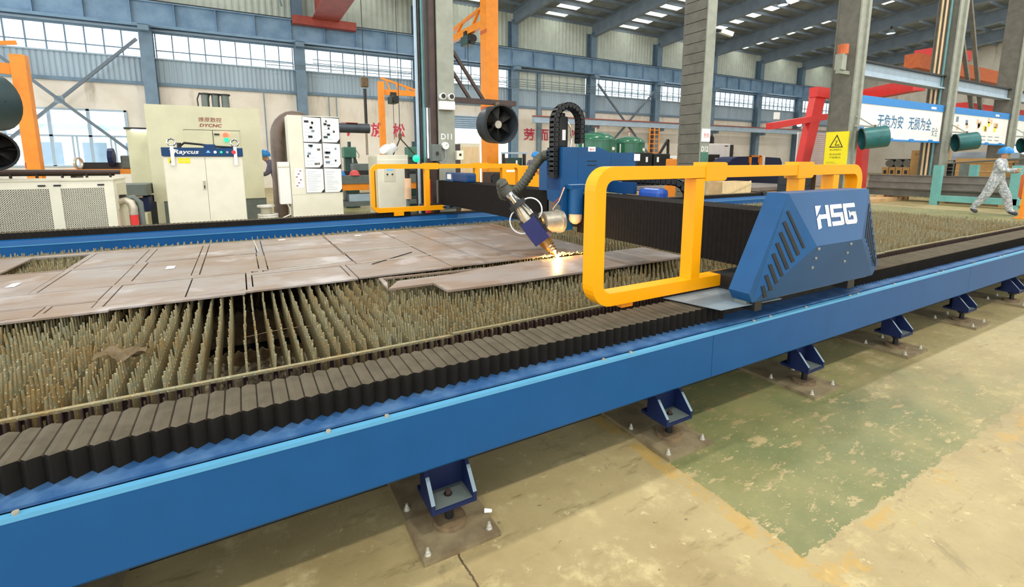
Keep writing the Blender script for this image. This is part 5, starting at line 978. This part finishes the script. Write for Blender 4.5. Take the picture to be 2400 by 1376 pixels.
t = T('low_blue_machine', 'low dark blue machine with orange arch behind the guard', 'machine', (24.2, 16.2, 0)); part('bed', 'navy', t, (22.0, 26.6, 16, 17, 0, 1.3)); MB().prism([(22.0, 1.3), (23.6, 1.3), (23.6, 1.62), (22.7, 1.6), (22.3, 1.5)], 'y', 16, 17).build('hood', 'navy', t); MB().prism([(25.0, 1.3), (26.6, 1.3), (26.4, 1.55), (25.0, 1.6)], 'y', 16, 17).build('hood', 'navy', t); part('arch', 'orange', t, (23.7, 23.8, 15.95, 16.05, 1.1, 1.66), (23.7, 24.6, 15.95, 16.05, 1.6, 1.68), (24.5, 24.7, 15.95, 16.05, 1.1, 1.66)); part('white_strip', 'white', t, (24.75, 24.95, 15.94, 16.0, 1.0, 1.68))
tag(part('orange_crate', 'orange', None, (10.15, 10.6, 8.9, 9.3, 0, 1.45), b=.02), 'small orange stand at the foot of the D12 column', 'stand')
t = T('white_partition', 'white louvred partition panel behind the red crane leg', 'partition', (27.5, 15, 0)); part('panel', 'white', t, (26.2, 29.0, 15, 15.06, 0, 2.9))
for i in range(26): part('louvre', 'trim_light', t, (26.2, 29.0, 14.985, 15, .1+.107*i, .12+.107*i))
MB().cyl((26.1, 14.9, 3.35), (26.1, 15, 3.35), .16, n=14).build('flood_lamp', 'lamp_white', t)
# red gantry crane
t = T('red_gantry_crane', 'bright red gantry crane with slanting leg behind the yellow sign', 'crane', (25, 13, 0))
def leg(xt, xb, w0, w1, y): return MB().prism([(xb-w0/2, 0), (xb+w0/2, 0), (xt+w1/2, 4.5), (xt-w1/2, 4.5)], 'y', y, y+.3)
leg(24.3, 23.2, .6, .85, 13).build('leg', 'red', t); leg(27.9, 28.2, .6, .8, 12.6).build('leg', 'red', t); leg(29.3, 29.7, .6, .8, 13.4).build('leg', 'red', t); part('sill', 'red', t, (23.8, 28, 12.9, 13.3, 4.35, 4.8))
MB().beam((20.6, 13.1, 2.9), (25, 13.1, 3.5), .3, .28).build('lower_girder', 'red', t); MB().beam((27.5, 13.3, 4.55), (25.2, 9.6, 4.55), .5, .5).build('main_girder', 'red', t); part('girder_lamp', 'paper', t, (20.7, 21.0, 12.9, 13.0, 3.2, 3.5))
t = T('orange_crane', 'orange-red crane girder high at the right edge', 'crane', (36, 12, 5)); part('girder', 'orange_dk', t, (30, 44, 11.6, 12.2, 6.0, 6.7)); part('trolley', 'red', t, (32, 35, 11.2, 12.6, 6.7, 7.2)); part('lower_beam', 'red', t, (29, 48, 9.2, 9.6, 3.5, 4.0))
# ---- storage at the right
t = T('steel_plate_stack', 'wide stack of steel plates on the floor behind the wooden crate', 'steel stack', (15.5, 11.2, 0)); 
for i in range(3): part('plate_layer', ['steel_stack', 'wood', 'steel_stack'][i], t, (12.2+.25*i, 19.5-.2*i, 9.6+.35*i, 13.2, .02+.16*i, .15+.16*i))
for i in range(4): part('timber', 'wood', t, (12.6+2*i, 12.75+2*i, 9.7, 13, 0, .02))
t = T('wooden_crate', 'open pale wooden crate behind the far rail', 'crate', (12.5, 9.0, 0)); part('side', 'wood_light', t, (11.9, 13.2, 8.8, 8.83, .2, .80)); part('side', 'wood_light', t, (11.9, 13.2, 9.3, 9.33, .2, .80)); part('end', 'wood_light', t, (11.9, 11.93, 8.83, 9.3, .2, .8)); part('end', 'wood_light', t, (13.17, 13.2, 8.83, 9.3, .2, .8)); part('floor_board', 'wood', t, (11.9, 13.2, 8.8, 9.33, .0, .2)); MB().beam((11.95, 8.78, .45), (13.15, 8.78, .78), .03, .08).build('diagonal_batten', 'wood_light', t)
t = T('beam_stack', 'long stack of dark steel beams lying crosswise behind the walker', 'steel stack', (20.5, 7, 0))
for i, (x, z) in enumerate(((20.2, .3), (20.6, .3), (21.0, .3), (20.25, .55), (20.7, .55), (20.3, .78))):
    bmm = MB().box(x-.01, x+.01, 4.6, 8.9, z-.12, z+.12).box(x-.09, x+.09, 4.6, 8.9, z+.105, z+.12).box(x-.09, x+.09, 4.6, 8.9, z-.12, z-.105); bmm.build('i_beam', ['column_dark', 'steel_stack'][i % 2], t)
for y in (5.2, 6.8, 8.4): part('sleeper', 'wood', t, (20.0, 21.2, y-.1, y+.1, 0, .18))
t = T('stanchion_rack', 'teal steel rack with upright posts holding the beams', 'rack', (19.5, 6.2, 0)); part('post', 'teal', t, (19.3, 19.5, 6.52, 6.72, 0, 1.25)); part('base_beam', 'teal', t, (19.3, 19.5, 4.7, 6.52, .12, .3)); part('post', 'teal', t, (19.3, 19.5, 4.75, 4.95, 0, 1.25)); part('post', 'teal', t, (21.4, 21.6, 6.3, 6.5, 0, 1.25))
tag(part('floor_planks', 'wood', None, (18.2, 21, 7.9, 8.7, 0, .12)), 'loose wooden planks on the floor left of the teal rack', 'planks')
t = T('big_carton', 'big brown carton with yellow label on the storage crates', 'box', (24.3, 8.6, 0)); part('pallet', 'wood', t, (23.8, 24.8, 8.15, 9.05, 0, .66)); part('carton', 'cardboard', t, (23.8, 24.8, 8.15, 9.05, .66, 1.8)); part('label', 'sign_yellow', t, (23.795, 23.8, 8.45, 8.6, 1.35, 1.5)); part('label', 'paper', t, (23.795, 23.8, 8.45, 8.65, .95, 1.2))
text('◇○□○◇', 'ink', t, (23.796, 8.95, 1.6), .12, (0, -1, 0), width=.55)
for i in range(4):
    y0 = 9.08+.24*i; c = part('carton', 'cardboard', None, (23.85, 24.4, y0, y0+.22, 0, 1.12)); tag(c, 'small brown carton '+('right beside the big carton', 'one place left of the one beside the big carton', 'second from the left end of the row', 'at the left end of the row')[i], 'box', 'small cartons beside the big one'); part('mark', 'ink', c, (23.845, 23.85, y0+.06, y0+.16, .85, 1.0))
t = T('dark_bags', 'dark wrapped rolls on top of the small cartons', 'bag', (24.1, 9.5, 1.12))
for i in range(3): MB().cyl((23.9, 9.2+.3*i, 1.28), (24.4, 9.2+.3*i, 1.28), .15, n=12).build('roll', 'column_dark', t, True)
part('sheet', 'dark_steel', t, (23.95, 24.35, 9.1, 10.0, 1.43, 1.46))
t = T('mesh_basket', 'dark wire mesh basket beside the big carton', 'basket', (23.6, 7.9, 0)); part('frame', 'machine_gray', t, (23.45, 23.5, 7.55, 7.6, 0, 1.4), (23.45, 23.5, 8.1, 8.15, 0, 1.4), (23.45, 23.5, 7.55, 8.15, 1.36, 1.4), (23.45, 23.5, 7.55, 8.15, .6, .64)); part('contents', 'black', t, (23.6, 24.1, 7.6, 8.1, 0, 1.3))
for i in range(5): part('wire', 'steel', t, (23.44, 23.46, 7.58, 8.12, .75+.13*i, .76+.13*i))
t = T('long_carton', 'long brown carton box behind the walking worker', 'box', (23.6, 7.0, 0)); part('carton', 'cardboard', t, (23.4, 24.2, 6.0, 7.5, .55, 1.45)); part('lid', 'cardboard', t, (23.38, 24.22, 5.98, 7.52, 1.3, 1.47)); part('pallet', 'wood', t, (23.4, 24.2, 6.0, 7.5, 0, .55)); part('strap', 'wood_light', t, (23.375, 23.38, 6.0, 7.5, 1.0, 1.02))
t = T('yellow_stand', 'brown-yellow steel stand at the right picture edge', 'stand', (16.6, 3.95, 0)); part('plate', 'orange_dk', t, (16.6, 16.65, 3.5, 4.08, .5, 1.05)); part('leg', 'orange', t, (16.55, 16.6, 3.93, 4.0, 0, .85)); part('foot', 'orange', t, (16.4, 16.8, 3.88, 4.05, 0, .03))
tag(part('pale_van', 'trim_light', None, (31, 35, 8.6, 10.2, .3, 1.8), b=.2), 'pale machine body far behind the cartons', 'machine')
t = T('bamboo_bundle', 'bundle of dark rods leaning on the long carton', 'rods', (22.9, 6.5, .9)); part('prop', 'machine_gray', t, (22.5, 22.7, 6.9, 7.1, 0, 1.28))
for i in range(3): MB().cyl((22.6, 5.6-.1*i, 1.42+.03*i), (22.6, 7.4, 1.3), .025, n=6).build('rod', 'column_dark', t)
t = T('grey_crates', 'grey-brown crates stacked at the right edge behind the worker', 'crate', (23, 5.2, 0)); part('crate', 'steel_stack', t, (22.8, 24, 4.2, 5.8, 0, 1.3)); part('cover', 'column_dark', t, (22.75, 24, 4.15, 5.7, 1.3, 1.6))

# ================================================================ people
def person(name, lab, loc, face, J, top, low, helmet='helmet_blue', hands=True):
    """J: joint name -> (x,y,z,r); local +Y is where the person faces. One continuous skinned body."""
    order = ['pelvis', 'belly', 'chest', 'neck', 'chin', 'skull', 'shL', 'elL', 'wrL', 'paL', 'shR', 'elR', 'wrR', 'paR', 'hiL', 'knL', 'anL', 'toL', 'hiR', 'knR', 'anR', 'toR']
    E_ = [('pelvis', 'belly'), ('belly', 'chest'), ('chest', 'neck'), ('neck', 'chin'), ('chin', 'skull')]
    for s in 'LR': E_ += [('chest', 'sh'+s), ('sh'+s, 'el'+s), ('el'+s, 'wr'+s), ('wr'+s, 'pa'+s), ('pelvis', 'hi'+s), ('hi'+s, 'kn'+s), ('kn'+s, 'an'+s), ('an'+s, 'to'+s)]
    ix = {k: i for i, k in enumerate(order)}; vs = [J[k][:3] for k in order]; es = [(ix[a], ix[b]) for a, b in E_]; rad = [J[k][3] for k in order]; kind = list(order)
    if hands:
        for s in 'LR':
            w = Vector(J['wr'+s][:3]); p = Vector(J['pa'+s][:3]); d = (p-w).normalized(); side = d.cross(Vector((0, 0, 1)) if abs(d.z) < .8 else Vector((0, 1, 0))).normalized(); dn_ = d.cross(side)
            for k, (off, ln) in enumerate(((-.028, .055), (-.01, .07), (.01, .066), (.028, .05), (.04, .045))):
                base = p+side*off*(1 if k < 4 else 1)-(d*.03 if k == 4 else Vector((0, 0, 0))); m1 = base+(d*ln*.6 if k < 4 else side*.03+d*.015); m2 = m1+(d*.5+dn_*.6).normalized()*ln*.5
                b = len(vs); vs += [tuple(base), tuple(m1), tuple(m2)]; es += [(ix['pa'+s], b), (b, b+1), (b+1, b+2)]; rad += [.011, .010, .008]; kind += ['fi']*3
    me = bpy.data.meshes.new(name); me.from_pydata(vs, es, []); o = bpy.data.objects.new(name, me); col.objects.link(o); sm = o.modifiers.new('skin', 'SKIN'); sm.use_smooth_shade = True; ss = o.modifiers.new('sub', 'SUBSURF'); ss.levels = 2; ss.render_levels = 2
    for i, v in enumerate(me.skin_vertices[0].data): v.radius = (rad[i]*(.86 if kind[i] in ('belly', 'chest', 'pelvis') else 1)*(1.25 if kind[i] in ('chest', 'pelvis', 'belly') else 1), rad[i]*(.8 if kind[i] in ('belly', 'chest', 'pelvis') else 1)); v.use_root = (i == 0)
    dg = bpy.context.evaluated_depsgraph_get(); nm_ = bpy.data.meshes.new_from_object(o.evaluated_get(dg)); bpy.data.objects.remove(o)
    m = MB(); ca, sa = math.cos(face), math.sin(face); rot = lambda q: Vector((loc[0]+q[0]*ca-q[1]*sa, loc[1]+q[0]*sa+q[1]*ca, loc[2]+q[2]))
    P = [Vector(v.co) for v in nm_.vertices]; sk = Vector(J['skull'][:3]); ch_ = Vector(J['chin'][:3]); fs = [tuple(p.vertices) for p in nm_.polygons]; mi = []
    for f in fs:
        c = sum((P[i] for i in f), Vector())/len(f); best = min(range(len(order)), key=lambda k: (c-Vector(vs[k])).length); kk = order[best]
        if kk in ('chin', 'skull') or (kk == 'neck' and c.z > J['neck'][2]): mi.append(0)
        elif kk[:2] == 'pa' or (kk[:2] == 'wr' and (c-Vector(J['pa'+kk[2]][:3])).length < .07): mi.append(0)
        elif kk[:2] == 'to' or (kk[:2] == 'an' and c.z < J[kk][2]+.0): mi.append(3)
        elif kk in ('pelvis',) and c.z < J['pelvis'][2] or kk[:2] in ('hi', 'kn', 'an'): mi.append(2)
        else: mi.append(1)
    m.v = [tuple(rot(p)) for p in P]; m.f = fs; m.m = mi; fc = Vector((0, 1, 0)); up = (sk-ch_).normalized()
    def ball(c, r, k, sc=(1, 1, 1)):
        bm = bmesh.new(); bmesh.ops.create_icosphere(bm, subdivisions=1, radius=r); m.mat(k); m.add([rot(c+Vector((v.co.x*sc[0], v.co.y*sc[1], v.co.z*sc[2]))) for v in bm.verts], [[v.index for v in f.verts] for f in bm.faces]); bm.free()
    hc = (sk+ch_)/2; hr = J['chin'][3]
    ball(hc+fc*(hr*1.02)-up*.005, .018, 0, (.8, 1.2, 1.3)); ball(hc+fc*(hr*.9)+Vector((.032, 0, .022)), .009, 4); ball(hc+fc*(hr*.9)+Vector((-.032, 0, .022)), .009, 4); ball(hc+fc*(hr*.93)-up*.045, .014, 4, (1.6, .6, .4))
    for sx in (-1, 1): ball(hc+Vector((sx*hr*.95, 0, .005)), .025, 0, (.5, .8, 1.2))
    ob = m.build(name, ['skin', top, low, 'shoe', 'ink'], None, True); tag(ob, lab, 'person')
    if helmet:
        hm = MB(); bm = bmesh.new(); bmesh.ops.create_uvsphere(bm, u_segments=18, v_segments=12, radius=.135); bmesh.ops.bisect_plane(bm, geom=bm.verts[:]+bm.edges[:]+bm.faces[:], plane_co=(0, 0, -.02), plane_no=(0, 0, 1), clear_inner=True); bm.verts.index_update(); cc_ = sk+Vector((0, .005, .0)); hm.add([rot(cc_+Vector((v.co.x*.95, v.co.y*1.12, v.co.z))) for v in bm.verts], [[v.index for v in f.verts] for f in bm.faces]); bm.free()
        n = 20; ring = []
        for rr, zz in ((1.0, -.022), (1.22, -.035)):
            for k in range(n): a = 2*math.pi*k/n; q = 1+.18*max(0, math.sin(a))*(rr-1)/.22; ring.append(rot(cc_+Vector((.13*math.cos(a)*(rr if rr == 1 else 1.08), .15*math.sin(a)*(rr*.93 if rr > 1 else 1)*q, zz))))
        hm.add(ring, [(k, (k+1) % n, n+(k+1) % n, n+k) for k in range(n)]); hm.build('helmet', helmet, ob, True)
    return ob
walk = dict(pelvis=(0, 0, .93, .15), belly=(0, .02, 1.08, .152), chest=(0, .04, 1.28, .162), neck=(0, .06, 1.45, .058), chin=(0, .09, 1.52, .075), skull=(0, .09, 1.61, .092),
 shL=(-.19, .03, 1.38, .078), elL=(-.26, .08, 1.14, .062), wrL=(-.14, .28, 1.10, .042), paL=(-.08, .35, 1.12, .034), shR=(.19, .05, 1.38, .078), elR=(.25, .14, 1.14, .062), wrR=(.12, .32, 1.16, .042), paR=(.06, .39, 1.18, .034),
 hiL=(-.10, 0, .88, .122), knL=(-.11, .20, .50, .104), anL=(-.11, .30, .10, .072), toL=(-.12, .46, .04, .042), hiR=(.10, -.01, .88, .122), knR=(.11, -.14, .49, .104), anR=(.11, -.36, .13, .072), toR=(.11, -.24, .04, .042))
person('person', 'worker in grey camouflage suit and blue helmet walking past the slat bed', (17.05, 4.62, 0), R(180), walk, 'camo', 'camo')
bend = dict(walk); bend.update(chest=(0, .12, 1.26, .15), neck=(0, .2, 1.42, .058), chin=(0, .27, 1.47, .075), skull=(0, .27, 1.56, .092), knL=(-.11, .05, .5, .082), anL=(-.11, 0, .09, .058), toL=(-.12, .15, .04, .042), knR=(.11, .05, .5, .082), anR=(.11, -.02, .09, .058), toR=(.11, .13, .04, .042), shL=(-.19, .12, 1.36, .078), shR=(.19, .12, 1.36, .078), elL=(-.25, .22, 1.1, .062), elR=(.25, .22, 1.1, .062), wrL=(-.15, .42, 1.05, .042), paL=(-.1, .5, 1.04, .034), wrR=(.15, .42, 1.05, .042), paR=(.1, .5, 1.04, .034))
person('person', 'worker in grey-violet jacket and blue helmet bending between press and brown duct', (.85, 13.55, 0), R(85), bend, 'work_gray', 'work_dark')
person('person', 'worker in dark jacket and blue helmet standing by the lift truck', (8.05, 12.6, 0), R(150), bend, 'work_gray', 'work_dark')
person('person', 'worker with pale hood leaning in front of the white CNC machine', (23.3, 17.4, 0), R(20), bend, 'work_gray', 'work_dark', None)
